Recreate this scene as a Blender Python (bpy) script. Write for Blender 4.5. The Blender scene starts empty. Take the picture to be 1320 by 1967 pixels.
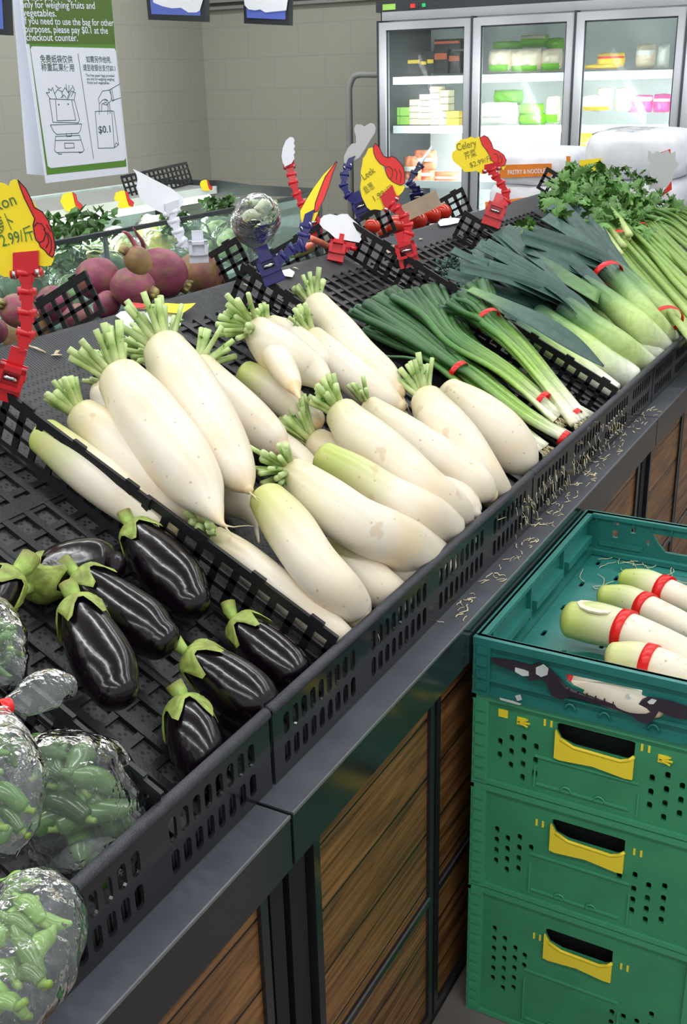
import bpy, bmesh, math, random
from mathutils import Vector, Matrix, noise
from mathutils.geometry import tessellate_polygon
random.seed(7)
R = random.uniform
sc = bpy.context.scene
COL = sc.collection

# ------------------------------------------------------------------ camera
F = 2071.0; CX, CY = 660.0, 983.5; HC = 1.62
W = Matrix(((0.48011733, 0.33424155, -0.81103017), (-0.87689517, 0.15833231, -0.45385652), (-0.02328543, 0.92909282, 0.36911289)))
CAM = Vector((0, 0, HC))
cam_d = bpy.data.cameras.new('camera'); cam = bpy.data.objects.new('camera', cam_d); COL.objects.link(cam)
cam_d.sensor_fit = 'VERTICAL'; cam_d.sensor_height = 36; cam_d.lens = F/1967*36; cam_d.clip_start = .02; cam_d.clip_end = 60
cam.matrix_world = Matrix.Translation(CAM) @ W.to_4x4()
sc.camera = cam
# ------------------------------------------------------------------ light and exposure
world = bpy.data.worlds.new('world'); sc.world = world; world.use_nodes = True
world.node_tree.nodes['Background'].inputs[0].default_value = (0.93, 0.97, 1, 1)
world.node_tree.nodes['Background'].inputs[1].default_value = 0.6
sc.view_settings.view_transform = 'Standard'; sc.view_settings.look = 'None'
sc.view_settings.exposure = -0.06; sc.view_settings.gamma = 1; sc.view_settings.use_curve_mapping = False
LAMP_W = 13.5          # watts per ceiling tube
LAMP_ROWS = [(x, y) for x in (-1.6, .1, 1.8, 3.5, 5.2) for y in (-2.2, -.6, 1.0, 2.6, 4.0)]  # the row closest to the left wall is added to brighten that wall

# ------------------------------------------------------------------ pixel -> point on a real plane
def ray(px, py): return W @ (Vector((px-CX, -(py-CY), -F))/F)
def onp(px, py, P, N):
    r = ray(px, py); t = (Vector(P)-CAM).dot(Vector(N))/r.dot(Vector(N)); return CAM + r*t
def PX(px, py, x): return onp(px, py, (x, 0, 0), (1, 0, 0))
def PY(px, py, y): return onp(px, py, (0, y, 0), (0, 1, 0))
def PZ(px, py, z): return onp(px, py, (0, 0, z), (0, 0, 1))
TH = math.radians(27); CT, ST = math.cos(TH), math.sin(TH)
NF = Vector((0, -ST, CT)); P0 = Vector((0, .62, .84)); NB = Vector((0, ST, CT)); P1 = Vector((0, 1.375, 1.2247))
def PS(px, py, h=0): return onp(px, py, P0+NF*h, NF)       # front slope of the stand
def PB(px, py, h=0): return onp(px, py, P1+NB*h, NB)       # back slope
def depth(p): return (p-CAM).dot(W @ Vector((0, 0, -1)))
def tl(x, s, h=0): return Vector((x, .62+s*CT-h*ST, .84+s*ST+h*CT))
def tb(x, s, h=0): return Vector((x, 1.375+s*CT+h*ST, 1.2247-s*ST+h*CT))

# ------------------------------------------------------------------ materials
def lin(c):
    return tuple(((v/255)/12.92 if v/255 <= .04045 else ((v/255+.055)/1.055)**2.4) for v in c)+(1,)
MT = {}
def mat(name, rgb, rough=.5, metal=0, var=.0, vscale=20, bump=0, bscale=60, spec=.5, coat=0, emit=0, alpha=1, trans=0, sss=0, attr=None, stretch=(1, 1, 1)):
    m = bpy.data.materials.new(name); m.use_nodes = True; nt = m.node_tree; b = nt.nodes['Principled BSDF']
    c = lin(rgb); b.inputs['Base Color'].default_value = c
    b.inputs['Roughness'].default_value = rough; b.inputs['Metallic'].default_value = metal
    b.inputs['Specular IOR Level'].default_value = spec; b.inputs['Coat Weight'].default_value = coat; b.inputs['Coat Roughness'].default_value = .08
    if emit: b.inputs['Emission Color'].default_value = c; b.inputs['Emission Strength'].default_value = emit
    b.inputs['Alpha'].default_value = alpha; b.inputs['Transmission Weight'].default_value = trans
    if sss: b.inputs['Subsurface Weight'].default_value = sss; b.inputs['Subsurface Radius'].default_value = (.01, .008, .005)
    L = nt.links.new; tc = nt.nodes.new('ShaderNodeTexCoord'); mp = nt.nodes.new('ShaderNodeMapping'); mp.inputs['Scale'].default_value = stretch
    L(tc.outputs['Object'], mp.inputs[0])
    src = None
    if attr:
        a = nt.nodes.new('ShaderNodeVertexColor'); a.layer_name = attr; src = a.outputs[0]; L(src, b.inputs['Base Color'])
    if var:
        n = nt.nodes.new('ShaderNodeTexNoise'); n.inputs['Scale'].default_value = vscale; n.inputs['Detail'].default_value = 6
        L(mp.outputs[0], n.inputs[0]); mr = nt.nodes.new('ShaderNodeMapRange')
        mr.inputs[1].default_value = .3; mr.inputs[2].default_value = .7; mr.inputs[3].default_value = 1-var; mr.inputs[4].default_value = 1+var
        L(n.outputs[0], mr.inputs[0]); mx = nt.nodes.new('ShaderNodeMix'); mx.data_type = 'RGBA'; mx.blend_type = 'MULTIPLY'; mx.inputs[0].default_value = 1
        if src: L(src, mx.inputs[6])
        else: mx.inputs[6].default_value = c
        L(mr.outputs[0], mx.inputs[7]); L(mx.outputs[2], b.inputs['Base Color'])
    if bump:
        n = nt.nodes.new('ShaderNodeTexNoise'); n.inputs['Scale'].default_value = bscale; n.inputs['Detail'].default_value = 4
        L(mp.outputs[0], n.inputs[0]); bp = nt.nodes.new('ShaderNodeBump'); bp.inputs['Strength'].default_value = bump; bp.inputs['Distance'].default_value = .004
        L(n.outputs[0], bp.inputs['Height']); L(bp.outputs[0], b.inputs['Normal'])
    MT[name] = m; return m
mat('black_plastic', (24, 24, 27), .42, var=.25, vscale=40, bump=.15, bscale=300)
mat('rim_plastic', (62, 63, 70), .5, var=.2, vscale=60, bump=.5, bscale=500)
mat('gloss_black', (34, 35, 38), .16, var=.15, vscale=8, spec=.6)
mat('rail_top', (74, 76, 84), .4, var=.2, vscale=12)
mat('matt_black', (12, 12, 15), .6)
mat('steel_edge', (150, 152, 158), .35, metal=.8)
mat('chrome', (200, 200, 200), .2, metal=1)
mat('red_plastic', (204, 22, 34), .28, coat=.3)
mat('blue_plastic', (24, 22, 104), .25, coat=.3)
mat('navy_plastic', (16, 18, 70), .3, coat=.2)
mat('white_plastic', (222, 224, 236), .35)
mat('white_card', (236, 238, 246), .6)
mat('grey_card', (178, 178, 178), .5)
mat('yellow_card', (250, 222, 32), .5)
mat('red_card', (222, 44, 40), .5)
mat('pen_ink', (120, 118, 40), .7)
mat('pen_green', (60, 110, 60), .7)
mat('line_ink', (30, 26, 24), .7)
mat('poster_green', (90, 140, 52), .45)
mat('poster_green_dark', (84, 112, 42), .45)
mat('poster_white', (232, 235, 246), .45)
mat('poster_line', (60, 84, 74), .6)
mat('stalk', (170, 200, 100), .45, var=.12, vscale=90, stretch=(1, 1, 1), attr='paint')
mat('veg', (255, 255, 255), .38, attr='paint', var=.12, vscale=60, bump=.12, bscale=120)
mat('beet_skin', (150, 60, 90), .5, attr='paint', var=.3, vscale=35, bump=.3, bscale=90)
mat('tomato_skin', (200, 44, 18), .15, coat=.4, var=.15)
mat('eggplant_skin', (14, 5, 13), .2, var=.6, vscale=10, bump=.5, bscale=22, coat=.25)
mat('calyx', (142, 165, 76), .55, attr='paint', var=.25, vscale=70, bump=.5, bscale=90)
mat('leaf', (60, 120, 40), .45, attr='paint', var=.2, vscale=50, bump=.2)
mat('roots', (222, 208, 168), .7, var=.2)
mat('rubber_red', (222, 24, 24), .3)
mat('pepper_skin', (84, 122, 60), .25, attr='paint', var=.2, vscale=30, coat=.3)
mat('crate_green', (62, 146, 104), .38, var=.1, vscale=14, bump=.15, bscale=500)
mat('crate_green_rib', (72, 158, 118), .35)
mat('crate_teal', (42, 120, 112), .35, var=.12, vscale=20)
mat('crate_latch', (52, 42, 54), .5, var=.2)
mat('crate_yellow', (252, 228, 60), .35)
mat('crate_shade', (6, 20, 14), .8)  # near-black that paints the shade inside the crates
mat('paint_chip', (205, 212, 208), .8, var=.2)
mat('fridge_grey', (152, 154, 158), .4)
mat('fridge_dark', (44, 48, 52), .35)
mat('fridge_white', (226, 230, 228), .4)
mat('fridge_inner', (238, 240, 236), .5)
mat('shelf_white', (240, 243, 246), .4)
mat('tube', (245, 250, 255), .5, emit=6)
mat('tube_dim', (245, 250, 255), .5, emit=3)
mat('led_red', (255, 30, 20), .5, emit=2)
mat('led_green', (30, 160, 90), .5, emit=.6)
mat('sack', (222, 222, 228), .5, var=.06, bump=.4, bscale=14)
mat('orange_print', (226, 126, 28), .55, var=.08)
mat('red_print', (222, 44, 36), .55)
mat('case_grey', (112, 122, 124), .4)
mat('case_dark', (54, 60, 62), .4)
mat('case_liner', (196, 212, 206), .5, var=.2, vscale=8)
mat('cardboard', (176, 156, 134), .8, var=.12, bump=.2)
mat('screen_blue', (84, 100, 178), .3, emit=.3)
mat('pipe_grey', (150, 152, 148), .45)
mat('cut_flesh', (226, 214, 190), .5, var=.1, bump=.3)
mat('concrete', (120, 112, 106), .8, var=.15, vscale=9, bump=.2)
mat('ceiling', (226, 226, 220), .9)
mat('lamp_house', (235, 235, 235), .5)
mat('diffuser', (255, 255, 255), .5, emit=3)
for i, c in enumerate([(244, 240, 230), (120, 190, 40), (235, 215, 190), (240, 200, 40), (215, 90, 150), (236, 150, 110), (40, 36, 36), (222, 214, 176), (196, 90, 50), (150, 196, 90), (232, 190, 80)]):
    mat('pack_%d' % i, c, .3, var=.12, vscale=14, bump=.5, bscale=22)
def glassy(name, tint, rough, fac, bump=0, bscale=20, dist=.01, ior=1.3):
    m = bpy.data.materials.new(name); m.use_nodes = True; nt = m.node_tree; nt.nodes.remove(nt.nodes['Principled BSDF']); L = nt.links.new
    out = nt.nodes['Material Output']; t = nt.nodes.new('ShaderNodeBsdfTransparent'); t.inputs[0].default_value = lin(tint)
    g = nt.nodes.new('ShaderNodeBsdfGlossy'); g.inputs[1].default_value = rough
    d = nt.nodes.new('ShaderNodeBsdfDiffuse'); d.inputs[0].default_value = (.8, .84, .84, 1)
    fr = nt.nodes.new('ShaderNodeFresnel'); fr.inputs[0].default_value = ior
    m1 = nt.nodes.new('ShaderNodeMixShader'); m2 = nt.nodes.new('ShaderNodeMixShader'); m1.inputs[0].default_value = fac
    L(t.outputs[0], m1.inputs[1]); L(d.outputs[0], m1.inputs[2]); L(fr.outputs[0], m2.inputs[0]); L(m1.outputs[0], m2.inputs[1]); L(g.outputs[0], m2.inputs[2]); L(m2.outputs[0], out.inputs[0])
    if bump:
        tc = nt.nodes.new('ShaderNodeTexCoord'); n = nt.nodes.new('ShaderNodeTexVoronoi'); n.inputs['Scale'].default_value = bscale; n.feature = 'DISTANCE_TO_EDGE'
        nz = nt.nodes.new('ShaderNodeTexNoise'); nz.inputs['Scale'].default_value = bscale*.6; nz.inputs['Detail'].default_value = 5
        mx = nt.nodes.new('ShaderNodeMix'); mx.data_type = 'RGBA'; mx.inputs[0].default_value = .3
        L(tc.outputs['Object'], nz.inputs[0]); L(tc.outputs['Object'], mx.inputs[6]); L(nz.outputs['Color'], mx.inputs[7]); L(mx.outputs[2], n.inputs['Vector'])
        bp = nt.nodes.new('ShaderNodeBump'); bp.inputs['Strength'].default_value = bump; bp.inputs['Distance'].default_value = dist
        L(n.outputs['Distance'], bp.inputs['Height'])
        for q in (g, fr): L(bp.outputs[0], q.inputs['Normal'])
    MT[name] = m
glassy('glass', (246, 251, 250), .05, .02, ior=1.12)
glassy('case_glass', (236, 246, 243), .05, .05, ior=1.15)
glassy('bag_film', (252, 253, 253), .13, .06, .9, 15, .011, ior=1.22)
def daikon_mat():
    m = mat('daikon_skin', (235, 225, 205), .36, attr='paint', sss=.08)
    nt = m.node_tree; b = nt.nodes['Principled BSDF']; L = nt.links.new; tc = nt.nodes.new('ShaderNodeTexCoord')
    src = b.inputs['Base Color'].links[0].from_socket
    def layer(src, scale, lo, hi, col, amt, vor=True):
        v = nt.nodes.new('ShaderNodeTexVoronoi' if vor else 'ShaderNodeTexNoise'); v.inputs['Scale'].default_value = scale
        L(tc.outputs['Object'], v.inputs['Vector'])
        mr = nt.nodes.new('ShaderNodeMapRange'); mr.inputs[1].default_value = lo; mr.inputs[2].default_value = hi; mr.inputs[3].default_value = amt; mr.inputs[4].default_value = 0
        L(v.outputs['Distance' if vor else 0], mr.inputs[0]); mx = nt.nodes.new('ShaderNodeMix'); mx.data_type = 'RGBA'; L(mr.outputs[0], mx.inputs[0]); L(src, mx.inputs[6]); mx.inputs[7].default_value = lin(col); L(mx.outputs[2], b.inputs['Base Color']); return mx.outputs[2]
    src = layer(src, 9, .30, .52, (226, 202, 160), .45, False)
    src = layer(src, 42, .06, .11, (176, 136, 92), .6)
    src = layer(src, 95, .05, .1, (190, 156, 110), .5)
    src = layer(src, 5, .36, .44, (238, 214, 170), .5, False)
    src = layer(src, 26, .28, .33, (190, 148, 100), .35, False)
    n = nt.nodes.new('ShaderNodeTexNoise'); n.inputs['Scale'].default_value = 25; L(tc.outputs['Object'], n.inputs[0])
    bp = nt.nodes.new('ShaderNodeBump'); bp.inputs['Strength'].default_value = .25; bp.inputs['Distance'].default_value = .004; L(n.outputs[0], bp.inputs['Height']); L(bp.outputs[0], b.inputs['Normal'])
daikon_mat()
def wood_mat():
    m = mat('wood_laminate', (140, 92, 50), .32, spec=.5); nt = m.node_tree; b = nt.nodes['Principled BSDF']; L = nt.links.new
    tc = nt.nodes.new('ShaderNodeTexCoord'); mp = nt.nodes.new('ShaderNodeMapping'); mp.inputs['Scale'].default_value = (1.2, 12, 22); L(tc.outputs['Object'], mp.inputs[0])
    n = nt.nodes.new('ShaderNodeTexNoise'); n.inputs['Scale'].default_value = 3.0; n.inputs['Detail'].default_value = 9; n.inputs['Distortion'].default_value = 1.2; L(mp.outputs[0], n.inputs[0])
    cr = nt.nodes.new('ShaderNodeValToRGB'); cr.color_ramp.elements[0].position = .3; cr.color_ramp.elements[0].color = lin((66, 40, 20)); cr.color_ramp.elements[1].position = .72; cr.color_ramp.elements[1].color = lin((150, 106, 62)); L(n.outputs[0], cr.inputs[0])
    sp = nt.nodes.new('ShaderNodeSeparateXYZ'); L(tc.outputs['Object'], sp.inputs[0])
    a = nt.nodes.new('ShaderNodeMath'); a.operation = 'MULTIPLY'; a.inputs[1].default_value = 1/.112; L(sp.outputs[2], a.inputs[0])
    f = nt.nodes.new('ShaderNodeMath'); f.operation = 'FRACT'; L(a.outputs[0], f.inputs[0])
    g = nt.nodes.new('ShaderNodeMath'); g.operation = 'LESS_THAN'; g.inputs[1].default_value = .035; L(f.outputs[0], g.inputs[0])
    mx = nt.nodes.new('ShaderNodeMix'); mx.data_type = 'RGBA'; L(g.outputs[0], mx.inputs[0]); L(cr.outputs[0], mx.inputs[6]); mx.inputs[7].default_value = lin((14, 10, 8)); L(mx.outputs[2], b.inputs['Base Color'])
wood_mat()
def liner_mat():
    m = mat('ribbed_liner', (86, 87, 92), .55); nt = m.node_tree; b = nt.nodes['Principled BSDF']; L = nt.links.new
    tc = nt.nodes.new('ShaderNodeTexCoord'); w = nt.nodes.new('ShaderNodeTexWave'); w.inputs['Scale'].default_value = 55; w.bands_direction = 'X'; w.inputs['Distortion'].default_value = .3; L(tc.outputs['Object'], w.inputs[0])
    cr = nt.nodes.new('ShaderNodeValToRGB'); cr.color_ramp.elements[0].position = .25; cr.color_ramp.elements[0].color = lin((28, 28, 31)); cr.color_ramp.elements[1].position = .6; cr.color_ramp.elements[1].color = lin((84, 85, 90)); L(w.outputs[0], cr.inputs[0]); L(cr.outputs[0], b.inputs['Base Color'])
    bp = nt.nodes.new('ShaderNodeBump'); bp.inputs['Distance'].default_value = .002; L(w.outputs[0], bp.inputs['Height']); L(bp.outputs[0], b.inputs['Normal'])
    m = mat('honeycomb_mat', (70, 70, 74), .6); nt = m.node_tree; b = nt.nodes['Principled BSDF']; L = nt.links.new
    tc = nt.nodes.new('ShaderNodeTexCoord'); mp = nt.nodes.new('ShaderNodeMapping'); mp.inputs['Rotation'].default_value = (0, 0, .78); L(tc.outputs['Object'], mp.inputs[0])
    v = nt.nodes.new('ShaderNodeTexVoronoi'); v.inputs['Scale'].default_value = 130; v.inputs['Randomness'].default_value = .15; L(mp.outputs[0], v.inputs['Vector'])
    cr = nt.nodes.new('ShaderNodeValToRGB'); cr.color_ramp.elements[0].position = .3; cr.color_ramp.elements[0].color = lin((9, 9, 11)); cr.color_ramp.elements[1].position = .42; cr.color_ramp.elements[1].color = lin((60, 61, 64)); L(v.outputs['Distance'], cr.inputs[0]); L(cr.outputs[0], b.inputs['Base Color'])
liner_mat()
def wall_mat():
    m = mat('painted_block', (178, 176, 164), .7); nt = m.node_tree; b = nt.nodes['Principled BSDF']; L = nt.links.new
    g = nt.nodes.new('ShaderNodeNewGeometry'); sp = nt.nodes.new('ShaderNodeSeparateXYZ'); L(g.outputs['Position'], sp.inputs[0])
    ad = nt.nodes.new('ShaderNodeMath'); L(sp.outputs[0], ad.inputs[0]); L(sp.outputs[1], ad.inputs[1]); cb = nt.nodes.new('ShaderNodeCombineXYZ'); L(ad.outputs[0], cb.inputs[0]); L(sp.outputs[2], cb.inputs[1])
    br = nt.nodes.new('ShaderNodeTexBrick'); br.inputs['Scale'].default_value = 1; br.inputs['Mortar Size'].default_value = .004; br.inputs['Brick Width'].default_value = .4; br.inputs['Row Height'].default_value = .2
    br.inputs['Color1'].default_value = lin((172, 170, 158)); br.inputs['Color2'].default_value = lin((171, 169, 157)); br.inputs['Mortar'].default_value = lin((164, 162, 151)); L(cb.outputs[0], br.inputs[0]); L(br.outputs[0], b.inputs['Base Color'])
wall_mat()

# ------------------------------------------------------------------ mesh building
WL = {}
class MB:
    def __init__(s): s.v = []; s.f = []; s.c = []; s.smooth = []
    def add(s, vs, fs, cols=None, smooth=False):
        o = len(s.v); s.v += [Vector(v) for v in vs]; s.f += [tuple(i+o for i in f) for f in fs]; s.smooth += [smooth]*len(fs)
        if cols is None: cols = [(1, 1, 1, 1)]*len(vs)
        s.c += list(cols)
        return s
    def box(s, a, b, col=None):
        x0, y0, z0 = [min(a[i], b[i]) for i in range(3)]; x1, y1, z1 = [max(a[i], b[i]) for i in range(3)]
        vs = [(x0, y0, z0), (x1, y0, z0), (x1, y1, z0), (x0, y1, z0), (x0, y0, z1), (x1, y0, z1), (x1, y1, z1), (x0, y1, z1)]
        return s.add(vs, [(0, 3, 2, 1), (4, 5, 6, 7), (0, 1, 5, 4), (1, 2, 6, 5), (2, 3, 7, 6), (3, 0, 4, 7)], [col]*8 if col else None)
    def obox(s, o, u, v, w, col=None):          # corner o and three edge vectors
        o = Vector(o); u = Vector(u); v = Vector(v); w = Vector(w)
        if u.cross(v).dot(w) < 0: u, v = v, u
        vs = [o, o+u, o+u+v, o+v, o+w, o+u+w, o+u+v+w, o+v+w]
        return s.add(vs, [(0, 3, 2, 1), (4, 5, 6, 7), (0, 1, 5, 4), (1, 2, 6, 5), (2, 3, 7, 6), (3, 0, 4, 7)], [col]*8 if col else None)
    def bar(s, a, b, w, h, up=Vector((0, 0, 1)), col=None):
        a = Vector(a); b = Vector(b); d = (b-a); L = d.length; d.normalize(); sd = d.cross(up)
        if sd.length < 1e-4: sd = d.cross(Vector((1, 0, 0)))
        sd.normalize(); u = sd.cross(d).normalized()
        return s.obox(a-sd*w/2-u*h/2, d*L, sd*w, u*h, col)
    def tube(s, pts, rad, seg=8, cols=None, cap=True, flat=1.0, smooth=True, upv=None):
        pts = [Vector(p) for p in pts]; n = len(pts)
        if not hasattr(rad, '__len__'): rad = [rad]*n
        vs = []; cs = []; prev = None
        for i, p in enumerate(pts):
            d = (pts[min(i+1, n-1)]-pts[max(i-1, 0)]);
            if d.length < 1e-9: d = Vector((0, 0, 1))
            d.normalize()
            ref = upv if upv is not None else (prev if prev is not None else (Vector((0, 0, 1)) if abs(d.z) < .95 else Vector((1, 0, 0))))
            sd = d.cross(ref); sd.normalize(); u = sd.cross(d).normalized(); prev = u
            for k in range(seg):
                a = 2*math.pi*k/seg; vs.append(p+(sd*math.cos(a)+u*math.sin(a)*flat)*rad[i]); cs.append(cols[i] if cols else (1, 1, 1, 1))
        fs = [(i*seg+k, i*seg+(k+1) % seg, (i+1)*seg+(k+1) % seg, (i+1)*seg+k) for i in range(n-1) for k in range(seg)]
        if cap: fs += [tuple(range(seg))[::-1], tuple((n-1)*seg+k for k in range(seg))]
        return s.add(vs, fs, cs, smooth)
    def ribbon(s, pts, wid, side, cols=None, fold=0.0):
        pts = [Vector(p) for p in pts]; n = len(pts); vs = []; cs = []
        for i, p in enumerate(pts):
            d = (pts[min(i+1, n-1)]-pts[max(i-1, 0)]).normalized(); sd = Vector(side)-d*Vector(side).dot(d); sd.normalize(); nn = sd.cross(d)
            if nn.z < 0: nn = -nn
            w = wid[i]; c = cols[i] if cols else (1, 1, 1, 1); th = .0009
            for a, e in ((-1, fold*w), (-.5, fold*w*.35), (0, 0), (.5, fold*w*.35), (1, fold*w)):
                vs.append(p+sd*w*a+nn*e)
            for a, e in ((1, fold*w), (.5, fold*w*.35), (0, 0), (-.5, fold*w*.35), (-1, fold*w)):
                vs.append(p+sd*w*a+nn*(e-th))
            cs += [c]*10
        fs = [(i*10+k, i*10+(k+1) % 10, (i+1)*10+(k+1) % 10, (i+1)*10+k) for i in range(n-1) for k in range(10)]
        fs += [tuple(range(10))[::-1], tuple((n-1)*10+k for k in range(10))]
        return s.add(vs, fs, cs, True)
    def prism(s, poly, nrm, th, holes=(), col=None):       # 3D planar outline extruded along nrm
        nrm = Vector(nrm).normalized()*th; loops = [[Vector(p) for p in poly]]+[[Vector(p) for p in h] for h in holes]
        tri = tessellate_polygon(loops); allp = [p for l in loops for p in l]; n = len(allp)
        vs = allp+[p+nrm for p in allp]; fs = []
        for t in tri:
            a, b, c = t
            if (allp[b]-allp[a]).cross(allp[c]-allp[a]).dot(nrm) > 0: a, c = c, a
            fs += [(a, b, c), (c+n, b+n, a+n)]
        o = 0
        for l in loops:
            m = len(l)
            for i in range(m): fs.append((o+i, o+(i+1) % m, n+o+(i+1) % m, n+o+i))
            o += m
        return s.add(vs, fs, [col]*len(vs) if col else None)
    def ball(s, c, r, seg=16, rings=10, cols=None, axis=None, fn=None):
        c = Vector(c); vs = []; cs = []
        q = Vector(axis).to_track_quat('Z', 'Y') if axis is not None else None
        for i in range(rings+1):
            th = math.pi*i/rings
            for k in range(seg):
                a = 2*math.pi*k/seg; v = Vector((math.sin(th)*math.cos(a)*r[0], math.sin(th)*math.sin(a)*r[1], math.cos(th)*r[2]))
                if fn: v = fn(v, th, a)
                if q: v = q @ v
                vs.append(c+v); cs.append(cols(th, a) if cols else (1, 1, 1, 1))
        fs = [(i*seg+k, (i+1)*seg+k, (i+1)*seg+(k+1) % seg, i*seg+(k+1) % seg) for i in range(rings) for k in range(seg)]
        return s.add(vs, fs, cs, True)
    def build(s, name, m, parent=None, label=None, cat=None, group=None, kind=None, loc=None):
        if loc is None:
            if parent: loc = WL[parent.name]
            else:
                n = len(s.v); loc = Vector((sum(v.x for v in s.v)/n, sum(v.y for v in s.v)/n, min(v.z for v in s.v)))
        me = bpy.data.meshes.new(name); me.from_pydata([v-loc for v in s.v], [], s.f)
        me.polygons.foreach_set('use_smooth', s.smooth)
        if any(c != (1, 1, 1, 1) for c in s.c):
            at = me.color_attributes.new('paint', 'FLOAT_COLOR', 'POINT'); flat = []
            for c in s.c: flat += list(c)
            at.data.foreach_set('color', flat)
        me.update(); me.materials.append(MT[m] if isinstance(m, str) else m)
        o = bpy.data.objects.new(name, me); COL.objects.link(o)
        if parent: o.parent = parent; WL[o.name] = WL[parent.name]
        else: o.location = loc; WL[o.name] = loc
        if label: o['label'] = label
        if cat: o['category'] = cat
        if group: o['group'] = group
        if kind: o['kind'] = kind
        return o
def thing(name, label, cat, loc, group=None, kind=None):
    o = bpy.data.objects.new(name, None); COL.objects.link(o); o.location = Vector(loc); o.empty_display_size = .05; WL[o.name] = Vector(loc)
    if label: o['label'] = label; o['category'] = cat
    if group: o['group'] = group
    if kind: o['kind'] = kind
    return o
def cr(P, n):     # Catmull-Rom through control tuples
    P = [tuple(p) for p in P]; out = []; Q = [P[0]]+P+[P[-1]]
    for i in range(1, len(Q)-2):
        for k in range(n):
            t = k/n; out.append(tuple(.5*((2*b)+(c-a)*t+(2*a-5*b+4*c-d)*t*t+(3*b-a-3*c+d)*t*t*t) for a, b, c, d in zip(Q[i-1], Q[i], Q[i+1], Q[i+2])))
    out.append(P[-1]); return out
def mixc(a, b, t): t = max(0, min(1, t)); return tuple(x+(y-x)*t for x, y in zip(a, b))
def spine(pts, plane, h0, h1=None):      # (px, py, rpx) -> (x, y, z, r)
    if h1 is None: h1 = h0
    n = len(pts); out = []
    for i, (px, py, rp) in enumerate(pts):
        p = plane(px, py, h0+(h1-h0)*i/(n-1)); r = rp*depth(p)/F
        if plane is PS and p.y-r*.9 < .632: p = PY(px, py, .632+r*.9); r = rp*depth(p)/F
        out.append((p.x, p.y, p.z, r))
    return out
def sweep(mb, S, colf, seg=20, per=7, head=.8, tail=.8, wob=.0, nseed=0):
    C = cr(S, per); pts = [Vector(c[:3]) for c in C]; rad = [max(c[3], .0008) for c in C]
    d0 = (pts[0]-pts[1]).normalized(); d1 = (pts[-1]-pts[-2]).normalized(); r0 = rad[0]; r1 = rad[-1]
    P = []; Rr = []
    for k in range(6): a = math.pi/2*(1-k/6); P.append(pts[0]+d0*r0*head*math.sin(a)); Rr.append(max(r0*math.cos(a), r0*.03))
    P += pts; Rr += rad
    for k in range(1, 7): a = math.pi/2*k/6; P.append(pts[-1]+d1*r1*tail*math.sin(a)); Rr.append(max(r1*math.cos(a), r1*.03))
    cum = [0]
    for i in range(1, len(P)): cum.append(cum[-1]+(P[i]-P[i-1]).length)
    cols = [colf(c/cum[-1]) for c in cum]; o = len(mb.v); mb.tube(P, Rr, seg, cols)
    if wob:
        for i in range(o, len(mb.v)):
            v = mb.v[i]; k = (i-o)//seg; nn = noise.noise_vector(v*9+Vector((nseed, 0, 0))); mb.v[i] = v+nn*wob*min(1, Rr[min(k, len(Rr)-1)]/.02)
    return P, Rr
def text(s, p0, p1, N, hgt, m, parent, name='lettering', squash=True, off=.0012, bold=0.0):
    """flat lettering with its baseline from p0 to p1 on the plane with normal N (towards the reader)"""
    cu = bpy.data.curves.new(name, 'FONT'); cu.body = s; cu.size = 1; cu.offset = bold; cu.resolution_u = 3
    to = bpy.data.objects.new('tmp', cu); COL.objects.link(to); dg = bpy.context.evaluated_depsgraph_get(); dg.update()
    me = bpy.data.meshes.new_from_object(to.evaluated_get(dg)); bpy.data.objects.remove(to)
    if not me.vertices: return None
    xs = [v.co.x for v in me.vertices]; ys = [v.co.y for v in me.vertices]; x0, x1 = min(xs), max(xs); y0, y1 = 0, max(ys)
    p0 = Vector(p0); p1 = Vector(p1); N = Vector(N).normalized(); u = (p1-p0).normalized(); v = N.cross(u); 
    sx = (p1-p0).length/(x1-x0); sy = hgt/max(y1-y0, .3)
    mb = MB(); mb.add([p0+u*(q.co.x-x0)*sx+v*q.co.y*sy+N*off for q in me.vertices], [tuple(f.vertices) for f in me.polygons])
    bpy.data.meshes.remove(me)
    return mb.build(name, m, parent)
def lines(mb, pl, wid, N, off=.001):     # thin strokes on a plane
    N = Vector(N).normalized()
    for l in pl:
        for a, b in zip(l[:-1], l[1:]):
            a = Vector(a)+N*off; b = Vector(b)+N*off; d = (b-a)
            if d.length < 1e-6: continue
            s = d.normalized().cross(N)*wid/2; e = d.normalized()*wid*.3
            mb.add([a-s-e, b-s+e, b+s+e, a+s-e], [(0, 1, 2, 3)])
    return mb
def struct(mb, name, m): return mb.build(name, m, kind='structure')

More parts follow.
